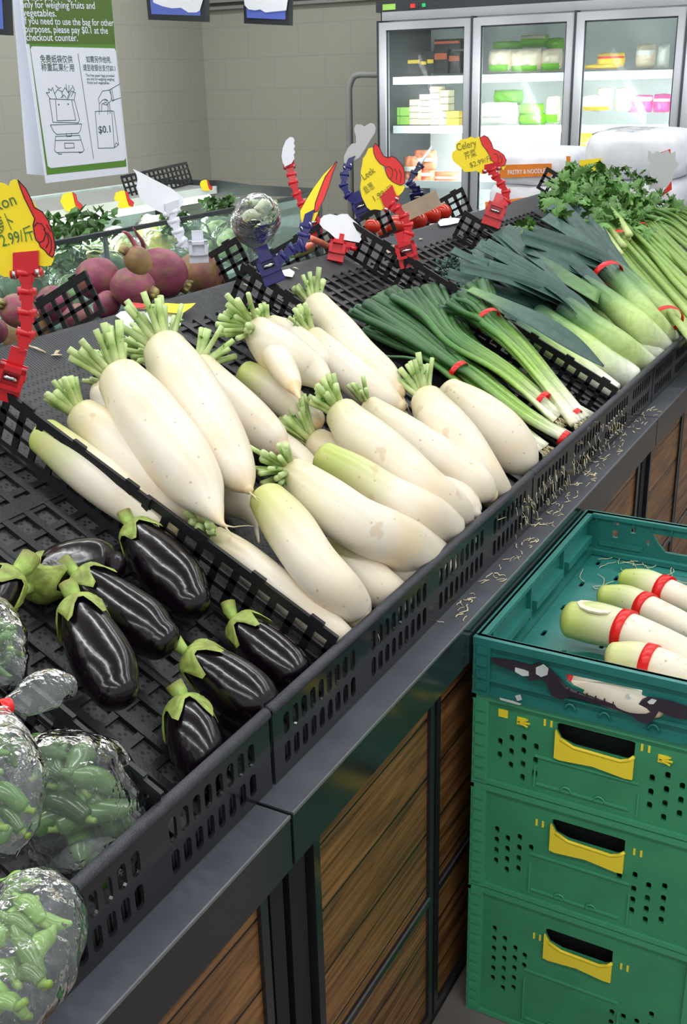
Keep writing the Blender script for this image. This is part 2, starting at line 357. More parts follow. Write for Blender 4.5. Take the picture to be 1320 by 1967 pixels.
# ================================================================== room
XW, YW, ZC = 6.76, 4.82, 3.0
struct(MB().box((-4, -3.5, -.02), (XW+.1, YW+.1, 0)), 'floor', 'concrete')
struct(MB().box((-4, YW, 0), (XW, YW+.1, ZC)), 'wall_left', 'painted_block')
struct(MB().box((XW, -3.5, 0), (XW+.1, YW+.1, ZC)), 'wall_far', 'painted_block')
struct(MB().box((-4, -3.5, ZC), (XW+.1, YW+.1, ZC+.05)), 'ceiling', 'ceiling')
struct(MB().box((XW-.09, 3.05, 2.15), (XW, YW, 2.26)).box((XW-.05, 3.05, 2.11), (XW, YW, 2.13)), 'trim_1', 'pipe_grey')
for i, (x, y) in enumerate(LAMP_ROWS):
    t = thing('ceiling_light', 'long ceiling tube light overhead in the shop', 'light', (x, y, ZC-.06), 'ceiling tube lights')
    MB().box((x-.07, y-.74, ZC-.05), (x+.07, y+.74, ZC)).build('housing', 'lamp_house', t)
    MB().box((x-.045, y-.72, ZC-.07), (x+.045, y+.72, ZC-.05)).build('diffuser', 'diffuser', t)
    ld = bpy.data.lights.new('tube_light', 'AREA'); ld.shape = 'RECTANGLE'; ld.size = .09; ld.size_y = 1.5; ld.energy = LAMP_W; ld.color = (.95, .98, 1)
    lo = bpy.data.objects.new('tube_light', ld); COL.objects.link(lo); lo.parent = t; lo.location = (0, 0, -.02)
# grey guard rail beside the fridge
g = [PX(722, 143, 6.3), PX(690, 143, 6.3), PX(677, 150, 6.3), PX(670, 170, 6.3)]; e = g[-1].copy(); e.z = 0.0; g.append(e)
g = [Vector(c) for c in cr([tuple(p) for p in g[:4]], 5)]+[e]; g[0].y = 3.12
MB().tube(g, .021, 10).build('guard_rail', 'pipe_grey', label='bent grey metal guard rail against the far wall beside the fridge', cat='rail')

# ================================================================== sloped produce stand, in modules
XE = [-.9, .883, 2.66, 4.44]; YR = .575; ZR = .82
names = ['left produce stand module under the eggplants, with dark frame and brown wood panels', 'middle produce stand module under the white radishes, tall wood panels with black stiles', 'far produce stand module under the leeks and celery, with olive brown wood panels']
for i in range(3):
    x0, x1 = XE[i]+.003, XE[i+1]-.003
    t = thing('produce_stand', names[i], 'display stand', ((x0+x1)/2, 1.3, 0), 'produce stand modules')
    MB().prism([Vector((x0, y, z)) for y, z in ((.665, 0), (2.09, 0), (2.09, .80), (.665, .80))], (1, 0, 0), x1-x0).build('body', 'matt_black', t)
    MB().prism([Vector((x0, y, z)) for y, z in ((.64, .802), (2.13, .802), (2.13, .838), (1.385, 1.218), (1.375, 1.221), (1.365, 1.218), (.64, .848))], (1, 0, 0), x1-x0).build('sloped_deck', 'ribbed_liner', t)
    rl = MB().box((x0, YR, .745), (x1, .66, ZR-.002)).build('front_rail', 'gloss_black', t)
    MB().box((x0, YR+.001, ZR-.002), (x1, .66, ZR+.0005)).build('rail_cap', 'rail_top', rl)
    MB().box((x0, YR-.0012, ZR-.003), (x1, YR+.001, ZR+.001)).build('rail_edge', 'steel_edge', rl)
    MB().box((x0, .612, .725), (x1, .66, .745)).box((x0, .612, 0), (x1, .66, .03)).build('plinth_frame', 'matt_black', t)
    px = x0+.094; w = .395
    for k in range(4):
        a, b = px+k*w, (px+(k+1)*w-.008 if k < 3 else x1-.012)
        d = MB(); s = .016
        d.box((a, .606, .03), (a+s, .63, .722)).box((b-s, .606, .03), (b, .63, .722)).box((a+s, .606, .70), (b-s, .63, .722)).box((a+s, .606, .03), (b-s, .63, .05)).box((a+s, .606, .300), (b-s, .63, .318))
        dd = d.build('door', 'gloss_black', t)
        MB().box((a+s, .612, .05), (b-s, .626, .30)).box((a+s, .612, .318), (b-s, .626, .70)).build('wood_panel', 'wood_laminate', dd)
        MB().box((a, .6045, .720), (b, .607, .7225)).box((a+s, .6045, .316), (b-s, .607, .3185)).build('metal_edge', 'steel_edge', dd)
    for a, b in ((x0, x0+.03), (x0+.045, x0+.085)):
        MB().box((a, .615, .0), (b, .66, .74)).build('post', 'matt_black', t)

# ================================================================== black trays with slotted front walls
def roundrect(cx, cz, w, h, r, n=3):
    out = []
    for sx, sz, a0 in ((1, 1, 0), (-1, 1, 90), (-1, -1, 180), (1, -1, 270)):
        for k in range(n+1):
            a = math.radians(a0+90*k/n); out.append((cx+sx*(w/2-r)+r*math.cos(a), cz+sz*(h/2-r)+r*math.sin(a)))
    return out
TX = [-.94, -.01, .92, 1.85, 2.78, 3.71]
tl_lab = ['slotted black tray nearest the camera, holding bags of green peppers', 'slotted black tray holding the eggplants beside the pepper bags', 'slotted black tray holding the near pile of white radishes',
          'slotted black tray holding the scallion bunches and far white radishes', 'slotted black tray holding the far leeks and the celery']
for i in range(5):
    if i == 0: continue
    x0, x1 = TX[i]+.004, TX[i+1]-.004; yw = .622; z0, z1 = .8215, .925
    t = thing('display_tray', tl_lab[i], 'tray', ((x0+x1)/2, yw, z0), 'black display trays')
    mb = MB(); x = x0; pitch = .0215; ng = 0
    def cell(a, b, za, zb, hole=None):
        mb.prism([(a, yw, za), (b, yw, za), (b, yw, zb), (a, yw, zb)], (0, 1, 0), .004, [[(p[0], yw, p[1]) for p in hole]] if hole else [])
    cell(x0, x1, z1-.016, z1)
    cell(x0, x1, z0, z0+.012)
    zm = z0+.0495
    cell(x0, x1, zm-.004, zm+.004)
    segs = []; x = x0+.02; cell(x0, x, z0+.012, zm-.004); cell(x0, x, zm+.004, z1-.016)
    while x < x1-.02-1e-6:
        for k in range(9):
            if x+pitch > x1-.012: break
            for za, zb in ((z0+.012, zm-.004), (zm+.004, z1-.016)):
                off = 0
                cell(x, x+pitch, za, zb, roundrect(x+pitch/2, (za+zb)/2, .0135, zb-za-.004, .006))
            x += pitch
        e = min(x+.04, x1)
        for za, zb in ((z0+.012, zm-.004), (zm+.004, z1-.016)): cell(x, e, za, zb)
        x = e
        if x >= x1-.03:
            if x < x1:
                for za, zb in ((z0+.012, zm-.004), (zm+.004, z1-.016)): cell(x, x1, za, zb)
            break
    fw = mb.build('front_wall', 'gloss_black', t)
    MB().tube([(x0, yw+.003, z1+.001), (x1, yw+.003, z1+.001)], .0075, 10).build('rim', 'rim_plastic', t)
    # sloping grid floor
    g = MB(); smax = .76 if i >= 2 else .72; p = .0385; L = []
    n = int((x1-x0)/p); p = (x1-x0)/n
    hx0 = x0
    skip = (1.10, 1.37) if i == 2 else (9, 9)
    m0 = [k for k in range(n+1) if not skip[0] < x0+k*p < skip[1]]
    spans = [(x0, 1.10), (1.37, x1)] if i == 2 else [(x0, x1)]
    for k in m0: g.obox(tl(x0+k*p-.006, .022, .001), (.012, 0, 0), tl(0, smax, 0)-tl(0, .022, 0), NF*.008)
    ns = int((smax-.03)/p)
    for k in range(ns+1):
      for hx0, hx1 in spans: g.obox(tl(hx0, .024+k*p-.005, .0015), (hx1-hx0, 0, 0), tl(0, .01, 0)-tl(0, 0, 0), NF*.006)
    for k in (1, 2):
      for hx0, hx1 in spans: g.obox(tl(hx0, .012+k*smax/3-.012, .002), (hx1-hx0, 0, 0), tl(0, .024, 0)-tl(0, 0, 0), NF*.0075)
    g.build('grid_floor', 'black_plastic', t)
    mb = MB(); mb.obox(tl(x0, .022, .0005), (x1-x0, 0, 0), tl(0, smax, 0)-tl(0, .022, 0), NF*.0012); mb.build('mesh_liner', 'honeycomb_mat', t)

# ================================================================== lattice dividers
def divider(x, s0, s1, label, back=False, rows=3, hgt=.085, lift=.006):
    T = tb if back else tl
    t = MB(); L = s1-s0; n = max(2, round((L-.012)/.0325)); pw = (L-.012)/n; th = .0035
    def P(s, h): return T(x, s0+s, lift+h)
    ph = (hgt-.018)/rows
    def bx(sa, sb, ha, hb, ex=0): 
        o = P(sa, ha); u = P(sb, ha)-o; v = P(sa, hb)-o; t.obox(o-Vector((th/2+ex, 0, 0)), u, v, (th+2*ex, 0, 0))
    bx(0, L, 0, .009, .001); bx(0, L, hgt-.014, hgt, .001)
    for k in range(1, rows): bx(0, L, .009+k*ph-.004, .009+k*ph+.003)
    for k in range(n+1): bx(k*pw, k*pw+.0115, 0, hgt-.001)
    for k in range(int(L/.1)+1):
        s = .025+k*.1
        if s+.03 < L: bx(s, s+.022, hgt-.002, hgt+.0045, .0012)
    return t.build('lattice_divider', 'black_plastic', label=label, cat='divider', group='black lattice dividers')
divider(.716, .05, .43, 'black lattice divider between the pepper bags and the eggplants, front piece')
divider(.716, .44, .72, 'black lattice divider hidden behind the upper pepper bags')
divider(1.092, .05, .385, 'black lattice divider between the eggplants and the white radishes, piece nearest the front rim')
divider(1.0885, .375, .69, 'black lattice divider beside the radishes with the big red clip on its end')
divider(1.89, .63, .79, 'black lattice divider standing behind the radish pile, carrying the blue clip')
divider(2.445, .05, .42, 'black lattice divider between the scallions and the leeks, piece at the front rim')
divider(2.445, .49, .83, 'black lattice divider behind the scallions carrying the red clip of the leek sign')
divider(3.025, .46, .765, 'black lattice divider above the leek tips, carrying the red celery sign clip')
divider(4.03, .62, .87, 'black lattice divider beside the celery leaves', )
divider(1.561, .0, .185, 'black lattice divider beside the pink beets, two holes high and tilted', True)
divider(2.071, .0, .155, 'short black lattice divider right of the brownish beet', True)
divider(2.53, .0, .33, 'long black lattice divider behind the clear knotted bag', True)
divider(2.815, .0, .21, 'black lattice divider left of the tomatoes, under the blue clip of the grey sign', True)
divider(3.416, .02, .26, 'black lattice divider right of the tomatoes', True)

# ================================================================== white radishes
WH = lin((231, 221, 203)); CR_ = lin((226, 212, 170)); GR = lin((178, 196, 84)); BR = lin((150, 116, 70)); TIP = lin((224, 196, 150))
def dcol(green):
    GG = mixc(CR_, GR, green)
    def f(t):
        if t < .012: return mixc(BR, GG, t/.012)
        e = .42 if green > .5 else .3
        if t < e: return mixc(GG, WH, (t/e)**(1.5 if green > .5 else .7))
        if t < .9: return WH
        return mixc(WH, TIP, (t-.9)/.1)
    return f
def stalks(parent, hp, ax, r, n=12, L=.07, spread=.5, seed=0, toward=None, thick=1.0):
    rr = random.Random(seed); mb = MB(); ax = ax.normalized()
    s1 = ax.cross(Vector((0, 0, 1))).normalized(); s2 = s1.cross(ax)
    for k in range(n):
        a = rr.uniform(0, 6.28); q = math.sqrt(rr.random()); dx = (s1*math.cos(a)+s2*math.sin(a)*.9)
        b = hp+dx*r*.3*q-ax*.004; l = L*rr.uniform(.7, 1.1); d = (ax+dx*spread*q).normalized(); w = rr.uniform(.0038, .006)*thick
        bend = (dx*.15+Vector((0, 0, .12)))*l
        pts = [b, b+d*l*.35, b+d*l*.7+bend*.3, b+d*l+bend*.6]
        c0 = lin((222, 230, 172)); c1 = lin((140, 172, 82)); c2 = lin((200, 220, 150))
        j = rr.uniform(.8, 1.1); cs = [tuple(v*j for v in c) for c in (c0, mixc(c0, c1, .45), mixc(c0, c1, .85), c2)]
        mb.tube(pts, [w*1.3, w, w*.92, w*.95], 7, cs)
        if rr.random() < .35:
            e = pts[2]
            for _ in range(6): q2 = e+Vector((rr.uniform(-1, 1), rr.uniform(-1, 1), rr.uniform(-1, 1)))*.008; mb.ribbon([e, q2], [.0025, .001], (rr.random(), rr.random(), .3), [lin((80, 140, 40))]*2)
    return mb.build('leaf_stalks', 'stalk', parent)
def daikon(pts, h, green=.2, label='', st=None, seed=1, grp='white radishes piled in the tray', h1=None, plane=PS, root=True, cat='radish', fork=None, name='white_radish', band=None, sag=.0):
    S = spine(pts, plane, h, h1)
    base = Vector(S[0][:3]); t = thing(name, label, cat, (sum(s[0] for s in S)/len(S), sum(s[1] for s in S)/len(S), min(s[2]-s[3] for s in S)), grp)
    mb = MB(); P, Rr = sweep(mb, S, dcol(green), 24, 8, .62, .9, .0035, seed)
    if fork: sweep(mb, spine(fork, plane, h+.002, h+.012), lambda u: WH if u < .8 else TIP, 18, 6, .5, 1.2)
    mb.build('root', 'daikon_skin', t)
    ax = (P[0]-P[7]).normalized()
    if st:
        n, L, (tx, ty), th = st; hp = P[1]; q = plane(tx, ty, h+.02); d = (q-hp); stalks(t, hp, d.normalized(), Rr[6]*1.15, int(n*1.35), max(d.length*1.12, .038), .58, seed, thick=th*1.02)
    if root:
        mb = MB(); e = P[-1]; d = (P[-1]-P[-8]).normalized(); rr = random.Random(seed)
        for k in range(2):
            a = e-d*.008; dd = d; l = [a]
            for j in range(5): dd = (dd+Vector((rr.uniform(-.5, .5), rr.uniform(-.5, .5), rr.uniform(-.5, .35)))).normalized(); a = a+dd*rr.uniform(.005, .011); l.append(a)
            mb.tube(l, [.0016, .0012, .0009, .0007, .0005, .0003], 5)
        mb.build('root_hair', 'roots', t)
    if band is not None:
        i = int(band*(len(P)-1)); mb = MB(); d = (P[i+1]-P[i-1]).normalized(); rr_ = max(Rr[i-1:i+2])+.0022
        mb.tube([P[i]-d*.0085, P[i]-d*.008, P[i]+d*.008, P[i]+d*.0085], [rr_-.002, rr_, rr_, rr_-.002], 24); mb.build('tape_band', 'rubber_red', t)
    return t
D = daikon
D([(85, 840, 36), (150, 890, 44), (230, 950, 44), (300, 1000, 34), (330, 1018, 14)], .050, .95, 'yellow-green topped white radish behind the lattice divider, leftmost in the pile', None, 1)
D([(160, 800, 36), (220, 850, 50), (290, 915, 56), (350, 965, 44), (385, 995, 20)], .068, .2, 'white radish with a green stalk tuft lying second from the left, behind the divider', (14, .06, (105, 745), 1.1), 2)
D([(235, 735, 48), (275, 790, 63), (330, 865, 67), (378, 930, 54), (405, 972, 28), (424, 1003, 8), (436, 1012, 2.5)], .118, .12, 'thick white radish with tall stalk tuft and long root tip, front of left group', (16, .08, (187, 658), 1.25), 3)
D([(322, 678, 46), (352, 735, 60), (392, 805, 60), (432, 872, 52), (462, 916, 34), (478, 940, 10)], .125, .3, 'thick white radish with scarred yellowish shoulder beside the white paper tag', (16, .07, (287, 600), 1.1), 4)
D([(392, 706, 28), (433, 759, 38), (486, 812, 41), (522, 846, 34), (540, 862, 18)], .07, .15, 'white radish lying under and right of the scarred radish, with short green top', (9, .035, (418, 662), 1.0), 5)
D([(473, 718, 26), (512, 742, 34), (555, 772, 34), (600, 805, 26)], .068, .8, 'yellow-green shouldered radish lying deep below the forked radish', None, 6, root=False)
D([(497, 638, 31), (526, 669, 44), (562, 692, 44), (598, 712, 34), (620, 732, 20)], .125, .12, 'stout forked white radish with two legs at the back of the pile', (15, .06, (440, 608), 1.15), 7, fork=[(515, 652, 26), (530, 682, 27), (548, 712, 25), (561, 735, 19), (569, 752, 9), (575, 764, 3)])
D([(603, 650, 24), (645, 692, 33), (692, 734, 36), (735, 765, 34), (765, 782, 18)], .072, .3, 'white radish with brownish shoulder between the forked one and the rearmost one', (13, .05, (558, 606), 1.0), 8)
D([(608, 588, 28), (652, 638, 34), (696, 686, 36), (738, 730, 34), (763, 752, 20)], .085, .05, 'rearmost long white radish with an upright pale stalk tuft', (13, .06, (585, 540), 1.15), 9)
D([(610, 852, 30), (650, 880, 38), (710, 920, 40), (790, 975, 30)], .05, .1, 'white radish mostly buried in the middle of the pile, only its shoulder and tuft showing', (13, .06, (552, 795), 1.05), 10, root=False)
D([(660, 798, 36), (700, 843, 50), (752, 886, 50), (808, 930, 44), (860, 965, 37), (890, 994, 25), (905, 1012, 9)], .115, .35, 'large white radish with brown-pitted greenish shoulder in the centre of the pile', (14, .06, (610, 742), 1.1), 11)
D([(712, 784, 24), (760, 825, 38), (817, 864, 42), (870, 899, 44), (915, 932, 38), (940, 950, 18)], .085, .1, 'smooth white radish lying directly right of the large central one', (6, .03, (672, 748), .9), 12)
D([(822, 770, 34), (850, 814, 46), (893, 862, 43), (935, 915, 34), (968, 950, 20), (988, 966, 5)], .105, .3, 'white radish with a dark pit and upright trimmed tuft, beside the scallion tops', (13, .055, (792, 705), 1.1), 13)
D([(862, 758, 32), (905, 790, 46), (955, 835, 52), (997, 875, 42), (1020, 895, 20), (1036, 909, 4)], .082, .05, 'short fat white radish at the right end of the pile next to the scallions', None, 14)
D([(625, 880, 32), (678, 912, 39), (739, 951, 42), (804, 982, 43), (857, 1008, 37), (881, 1022, 20), (900, 1024, 5)], .108, 1.0, 'bright yellow-green shouldered radish lying between the two biggest central ones', None, 15)
D([(567, 912, 34), (618, 960, 50), (682, 1003, 53), (745, 1034, 55), (805, 1062, 52), (838, 1082, 42)], .125, .1, 'biggest white radish lying crosswise, its end resting on the front rim', (14, .045, (512, 890), 1.0), 16, root=False)
D([(516, 960, 38), (551, 1012, 49), (599, 1078, 50), (647, 1130, 48), (678, 1165, 38), (688, 1185, 26)], .115, .9, 'yellow-green topped radish without stalks pointing down to the front rim', None, 17)
D([(638, 1043, 22), (678, 1087, 39), (726, 1126, 41), (758, 1146, 34)], .055, .8, 'short radish with green shoulder tucked under the crosswise one at the rim', None, 18, root=False)
D([(416, 1030, 22), (459, 1065, 33), (521, 1117, 37), (582, 1169, 36), (643, 1213, 31), (672, 1232, 20)], .060, .25, 'slim bright white radish lying along the divider down to the front rim', (9, .035, (378, 1005), 1.1), 19, root=False)
D([(420, 925, 28), (452, 960, 36), (475, 985, 20), (490, 1010, 7), (497, 1042, 2.5)], .04, .05, 'small white radish with curled thin root under the left group', None, 20, root=False)
D([(660, 1030, 28), (720, 1072, 34), (790, 1105, 28)], .048, .0, 'white radish shaded under the biggest crosswise one', None, 21, root=False)
D([(840, 915, 30), (880, 955, 36), (908, 980, 22), (922, 990, 6), (940, 993, 2.5)], .062, .1, 'white radish with a thin twisted root poking out near the rim', None, 22)
D([(900, 905, 26), (940, 938, 34), (975, 962, 24), (992, 970, 6)], .05, .1, 'white radish at the bottom right of the pile against the front wall', None, 23)
D([(520, 845, 30), (560, 880, 34), (600, 930, 34), (620, 960, 20)], .035, .0, 'white radish at the bottom of the pile below the stalk tufts', None, 24, root=False)
D([(225, 745, 24), (200, 760, 26), (250, 830, 40), (300, 900, 40)], .04, .2, 'white radish hidden under the thick left one, green stalks showing', (12, .05, (172, 715), 1.0), 25, root=False)
D([(310, 690, 24), (340, 740, 38), (380, 810, 40), (410, 860, 30)], .045, .2, 'white radish hidden under the scarred one, green stalks showing on its left', (12, .045, (248, 662), 1.0), 26, root=False)
D([(520, 625, 22), (560, 650, 30), (620, 700, 30)], .06, .1, 'white radish hidden behind the forked one, stalk tips showing above it', (7, .035, (492, 592), 1.0), 27, root=False)

# loose roots and scraps
mb = MB(); rr = random.Random(3)
for k in range(120):
    x = rr.uniform(1.35, 2.75); y = rr.uniform(.585, .618) ; p = Vector((x, y, ZR+.0018)); l = [p]; a = rr.uniform(0, 6.28)
    for j in range(4): a += rr.uniform(-1, 1); p = p+Vector((math.cos(a)*.006, math.sin(a)*.003, rr.uniform(0, .0006))); l.append(p)
    mb.tube(l, rr.uniform(.0005, .0011), 4)
for k in range(90):
    x = rr.uniform(1.75, 2.5); p = Vector((x, .6185, rr.uniform(.835, .90))); l = [p]
    for j in range(4): p = p+Vector((rr.uniform(-.004, .004), -rr.uniform(0, .002), rr.uniform(-.008, .002))); l.append(p)
    mb.tube(l, rr.uniform(.0004, .0009), 4)
mb.build('root_debris', 'roots', label='dry root shreds scattered along the front rail and hanging from the slots', cat='debris', kind='stuff')

mb = MB(); rr = random.Random(14)
for k in range(16):
    o = tl(rr.uniform(1.15, 2.9), rr.uniform(.77, .83), .003); a = rr.uniform(0, 3.1); d = Vector((math.cos(a), math.sin(a)*CT, math.sin(a)*ST))*rr.uniform(.006, .018)
    mb.ribbon([o-d, o+NF*.0012, o+d], [.0015, .0032, .001], NF.cross(d), [lin((196, 176, 146))]*3)
mb.build('peel_scraps', 'veg', label='tiny dry peel scraps strewn on the ribbed ridge of the stand', cat='debris', kind='stuff')

# ================================================================== scallion bunches
def bunch(tips, mids, ends, h, label, n=16, rt=.0052, seed=0, bands=(), hue=0, rootn=30):
    """tips / mids / ends: pixel segments the stalks fan across"""
    rr = random.Random(seed); e0 = PS(*ends[0], h); t = thing('scallion_bunch', label, 'scallions', (e0.x, e0.y, e0.z-.03), 'scallion bunches in the tray')
    mb = MB(); rb = MB(); G0 = lin((50, 88, 56)); G1 = lin((72, 120, 52)); G2 = lin((150, 184, 86)); G3 = lin((238, 236, 212))
    for k in range(n):
        u = (k+.5)/n; up = rr.uniform(-.008, .012)
        def pick(seg, j=.12):
            w = u+rr.uniform(-j, j); return (seg[0][0]+(seg[1][0]-seg[0][0])*w, seg[0][1]+(seg[1][1]-seg[0][1])*w)
        P = [PS(*pick(tips, .1), h+rr.uniform(-.02, .02)), None] + [PS(*pick(m, .1), h+up) for m in mids]+[PS(*pick(ends, .1), h*.8+up*.5)]
        P[1] = (P[0]+P[2])/2+Vector((rr.uniform(-.01, .01), 0, rr.uniform(-.004, .012)))
        C = [Vector(c) for c in cr([tuple(p) for p in P], 5)]; m = len(C); r0 = rt*rr.uniform(.95, 1.75); rad = []; cs = []
        j = rr.uniform(.75, 1.25)
        for i in range(m):
            f = i/(m-1); rad.append(r0*(1.5-.7*f) if f < .85 else r0*(.8+.35*(f-.85)/.15)); c = mixc(G0, G1, f/.55) if f < .55 else (mixc(G1, G2, (f-.55)/.27) if f < .82 else mixc(G2, G3, (f-.82)/.14)); cs.append(tuple(v*j for v in c[:3])+(1,))
        mb.tube(C, rad, 7, cs, flat=.75)
        for q in range(max(1, rootn//n)+2):
            p = C[-1]; l = [p]; dd = (C[-1]-C[-2]).normalized()
            for z in range(4): dd = (dd+Vector((rr.uniform(-.6, .6), rr.uniform(-.6, .4), rr.uniform(-.5, .3)))).normalized(); p = p+dd*rr.uniform(.004, .009); l.append(p)
            rb.tube(l, [.0008, .0007, .0005, .0003, .0003], 4)
    mb.build('stalks', 'stalk', t); rb.build('roots', 'roots', t)
    for (bx, by, r, dx, dy, hh) in bands: band(t, bx, by, r, dx, dy, hh)
    return t
def band(t, bx, by, r, dx, dy, hh, wd=.006, flat=.8, plane=None):
    plane = plane or PS
    a = plane(bx-dx, by-dy, hh); b = plane(bx+dx, by+dy, hh); c = (a+b)/2; d = (b-a).normalized(); rr_ = r*1.12*depth(c)/F
    MB().tube([c-d*wd, c-d*wd*.9, c+d*wd*.9, c+d*wd], [rr_*.97, rr_, rr_, rr_*.97], 22, flat=flat, upv=NF, cap=False).build('rubber_band', 'rubber_red', t)
bunch([(668, 600), (760, 552)], [((862, 705), (893, 690)), ((900, 725), (922, 712)), ((1000, 800), (1015, 785))], [((1090, 850)), (1098, 838)], .055, 'scallion bunch with broad dark leaves lying against the radishes, banded red at its middle', 16, .0062, 1, [(880, 713, 24, 16, 12, .055), (1083, 842, 17, 12, 8, .05)])
bunch([(690, 640), (745, 600)], [((830, 695), (850, 680)), ((940, 790), (955, 775))], [((1035, 868)), (1052, 855)], .035, 'low scallion bunch under the others with bulbs beside the fat radish end', 12, .005, 2, [(1004, 838, 14, 10, 7, .035)])
bunch([(752, 570), (840, 545)], [((862, 660), (885, 640)), ((960, 720), (975, 700))], [((1065, 808)), (1085, 790)], .07, 'scallion bunch in the middle, its light green stalks crossing towards the rim', 14, .0056, 3, [(1043, 768, 19, 12, 9, .07)])
bunch([(845, 590), (935, 525)], [((925, 625), (958, 598)), ((1000, 690), (1020, 670))], [((1100, 815)), (1128, 800)], .085, 'uppermost scallion bunch with a thick red band high on its leaves', 16, .006, 4, [(937, 614, 27, 14, 12, .088), (1105, 798, 16, 11, 8, .07)])
bunch([(800, 585), (850, 560)], [((905, 680), (925, 665)), ((1010, 745), (1025, 730))], [((1125, 808)), (1142, 796)], .045, 'slim scallion bunch lying along the lattice divider by the leeks', 9, .005, 5, [(1078, 790, 10, 8, 6, .05)])
mb = MB(); p = [PS(*c, .10) for c in ((683, 664), (700, 676), (740, 684), (775, 686), (800, 690))]; mb.tube([Vector(c) for c in cr([tuple(q) for q in p], 5)], [.0008+.0026*i/20 for i in range(21)], 6, [lin((60, 110, 60))]*21)
mb.build('loose_scallion_leaf', 'stalk', label='single thin scallion leaf curling over the rear radishes', cat='leaf')

# ================================================================== leeks
def leek(shaft, leaves, h, label, seed=0, droop=None):
    """shaft: pixels from the white base up to where the leaves part; leaves: pixel tips"""
    rr = random.Random(seed); S = spine(shaft, PS, h); t = thing('leek', label, 'leek', (S[0][0], S[0][1], S[0][2]-S[0][3]), 'leeks laid side by side')
    Wt = lin((240, 242, 226)); Lg = lin((190, 212, 130)); Md = lin((112, 152, 84)); Dk = lin((50, 82, 74))
    mb = MB(); sweep(mb, S, lambda u: mixc(Wt, Lg, (u-.08)/.37) if u < .45 else (mixc(Lg, Md, (u-.45)/.27) if u < .72 else mixc(Md, Dk, (u-.72)/.28)), 16, 6, .35, .3); mb.build('shaft', 'veg', t)
    top = Vector(S[-1][:3]); pre = Vector(S[-2][:3]); r = S[-1][3]; mb = MB()
    leaves = list(leaves)+[(x+rr.uniform(-22, 26), y+rr.uniform(-20, 24), w_) for x, y, w_ in leaves]
    for k, (tx, ty, wpx) in enumerate(leaves):
        tip = PS(tx, ty, h+rr.uniform(-.005, .03)); a = pre.lerp(top, .3)+Vector((rr.uniform(-1, 1), 0, rr.uniform(0, 1)))*r*.4; b = top+Vector((rr.uniform(-.6, .6)*r, 0, rr.uniform(0, .8)*r)); m = b.lerp(tip, .5)+Vector((0, 0, rr.uniform(.0, .015)))
        C = [Vector(c) for c in cr([tuple(a), tuple(b), tuple(m), tuple(tip)], 6)]; n = len(C); wt = wpx*depth(tip)/F; wid = []; cs = []; j = rr.uniform(.8, 1.2)
        for i in range(n):
            f = i/(n-1); wid.append((r*.8+(wt-r*.8)*min(1, f*1.6)) if f > .0 else r*.5); c = mixc(Md, Dk, (f+.1)/.3); cs.append(tuple(v*j for v in c[:3])+(1,))
        mb.ribbon(C, wid, (1, -.3, .1), cs, .45)
    if droop:
        C = [PS(x, y, hh) for x, y, w_, hh in droop]; wd = [w_*depth(p)/F for (x, y, w_, hh), p in zip(droop, C)]
        Q = cr([tuple(p)+(w_,) for p, w_ in zip(C, wd)], 6); cs = [mixc(Md, Dk, i/9) for i in range(len(Q))]; mb.ribbon([Vector(q[:3]) for q in Q], [max(q[3], .001) for q in Q], (1, -.3, .1), cs, .25)
    mb.build('leaves', 'leaf', t)
    mb = MB(); e = Vector(S[0][:3]); d = (e-Vector(S[1][:3])).normalized()
    for k in range(14):
        p = e+d*S[0][3]*.3+Vector((rr.uniform(-1, 1), 0, rr.uniform(-1, 1)))*S[0][3]*.5; mb.tube([p, p+d*.008+Vector((rr.uniform(-.004, .004), 0, -.002)), p+d*.014+Vector((rr.uniform(-.006, .006), 0, -.005))], [.0007, .0006, .0004], 4)
    mb.build('root_tuft', 'roots', t); return t
leek([(1180, 752, 18), (1120, 712, 22), (1050, 665, 20), (990, 625, 18)], [(900, 560, 16), (880, 520, 14)], .03, 'leek lowest against the lattice divider, pale green shaft', 1)
leek([(1212, 728, 26), (1150, 690, 32), (1085, 645, 28), (1030, 605, 24)], [(860, 530, 16), (885, 500, 14), (905, 480, 14)], .045, 'thick leek second from the divider under the drooping leaf', 2)
leek([(1243, 708, 26), (1190, 668, 30), (1135, 628, 27), (1085, 590, 24)], [(925, 470, 20), (950, 442, 18), (938, 520, 22), (905, 500, 14)], .085, 'leek with a broad blue-green leaf folding down to a point', 3, droop=[(900, 556, 12, .10), (955, 582, 20, .115), (1030, 622, 30, .128), (1100, 664, 26, .125), (1160, 704, 3, .115)])
leek([(1262, 690, 22), (1215, 648, 26), (1160, 600, 24), (1110, 560, 20)], [(965, 465, 18), (1000, 467, 20), (985, 440, 14)], .06, 'leek in the middle whose long leaves fan over its neighbours', 4)
leek([(1272, 672, 24), (1228, 630, 28), (1175, 585, 24), (1120, 545, 20)], [(1000, 468, 20), (1020, 455, 18), (1035, 480, 18)], .095, 'leek with white shaft left of the red banded pair', 5, droop=[(1150, 575, 20, .1), (1060, 520, 22, .115), (1000, 478, 16, .12)])
leek([(1296, 668, 22), (1245, 610, 24), (1200, 555, 22), (1165, 520, 18)], [(1040, 420, 20), (1068, 405, 20), (1025, 450, 18), (1085, 430, 14)], .115, 'leek of the banded pair with its leaves pointing highest', 6)
L7 = leek([(1316, 652, 20), (1275, 600, 22), (1225, 555, 20), (1180, 515, 18)], [(1070, 425, 20), (1095, 398, 16), (1050, 400, 16)], .11, 'leek of the banded pair on the celery side', 7)
band(L7, 1168, 527, 32, 14, 12, .122, .009, .75); band(L7, 1283, 612, 30, 13, 15, .116, .008, .75)
leek([(1345, 630, 20), (1300, 590, 22), (1250, 550, 20)], [(1110, 450, 14), (1130, 430, 14)], .06, 'leek at the frame edge partly under the banded pair', 8)
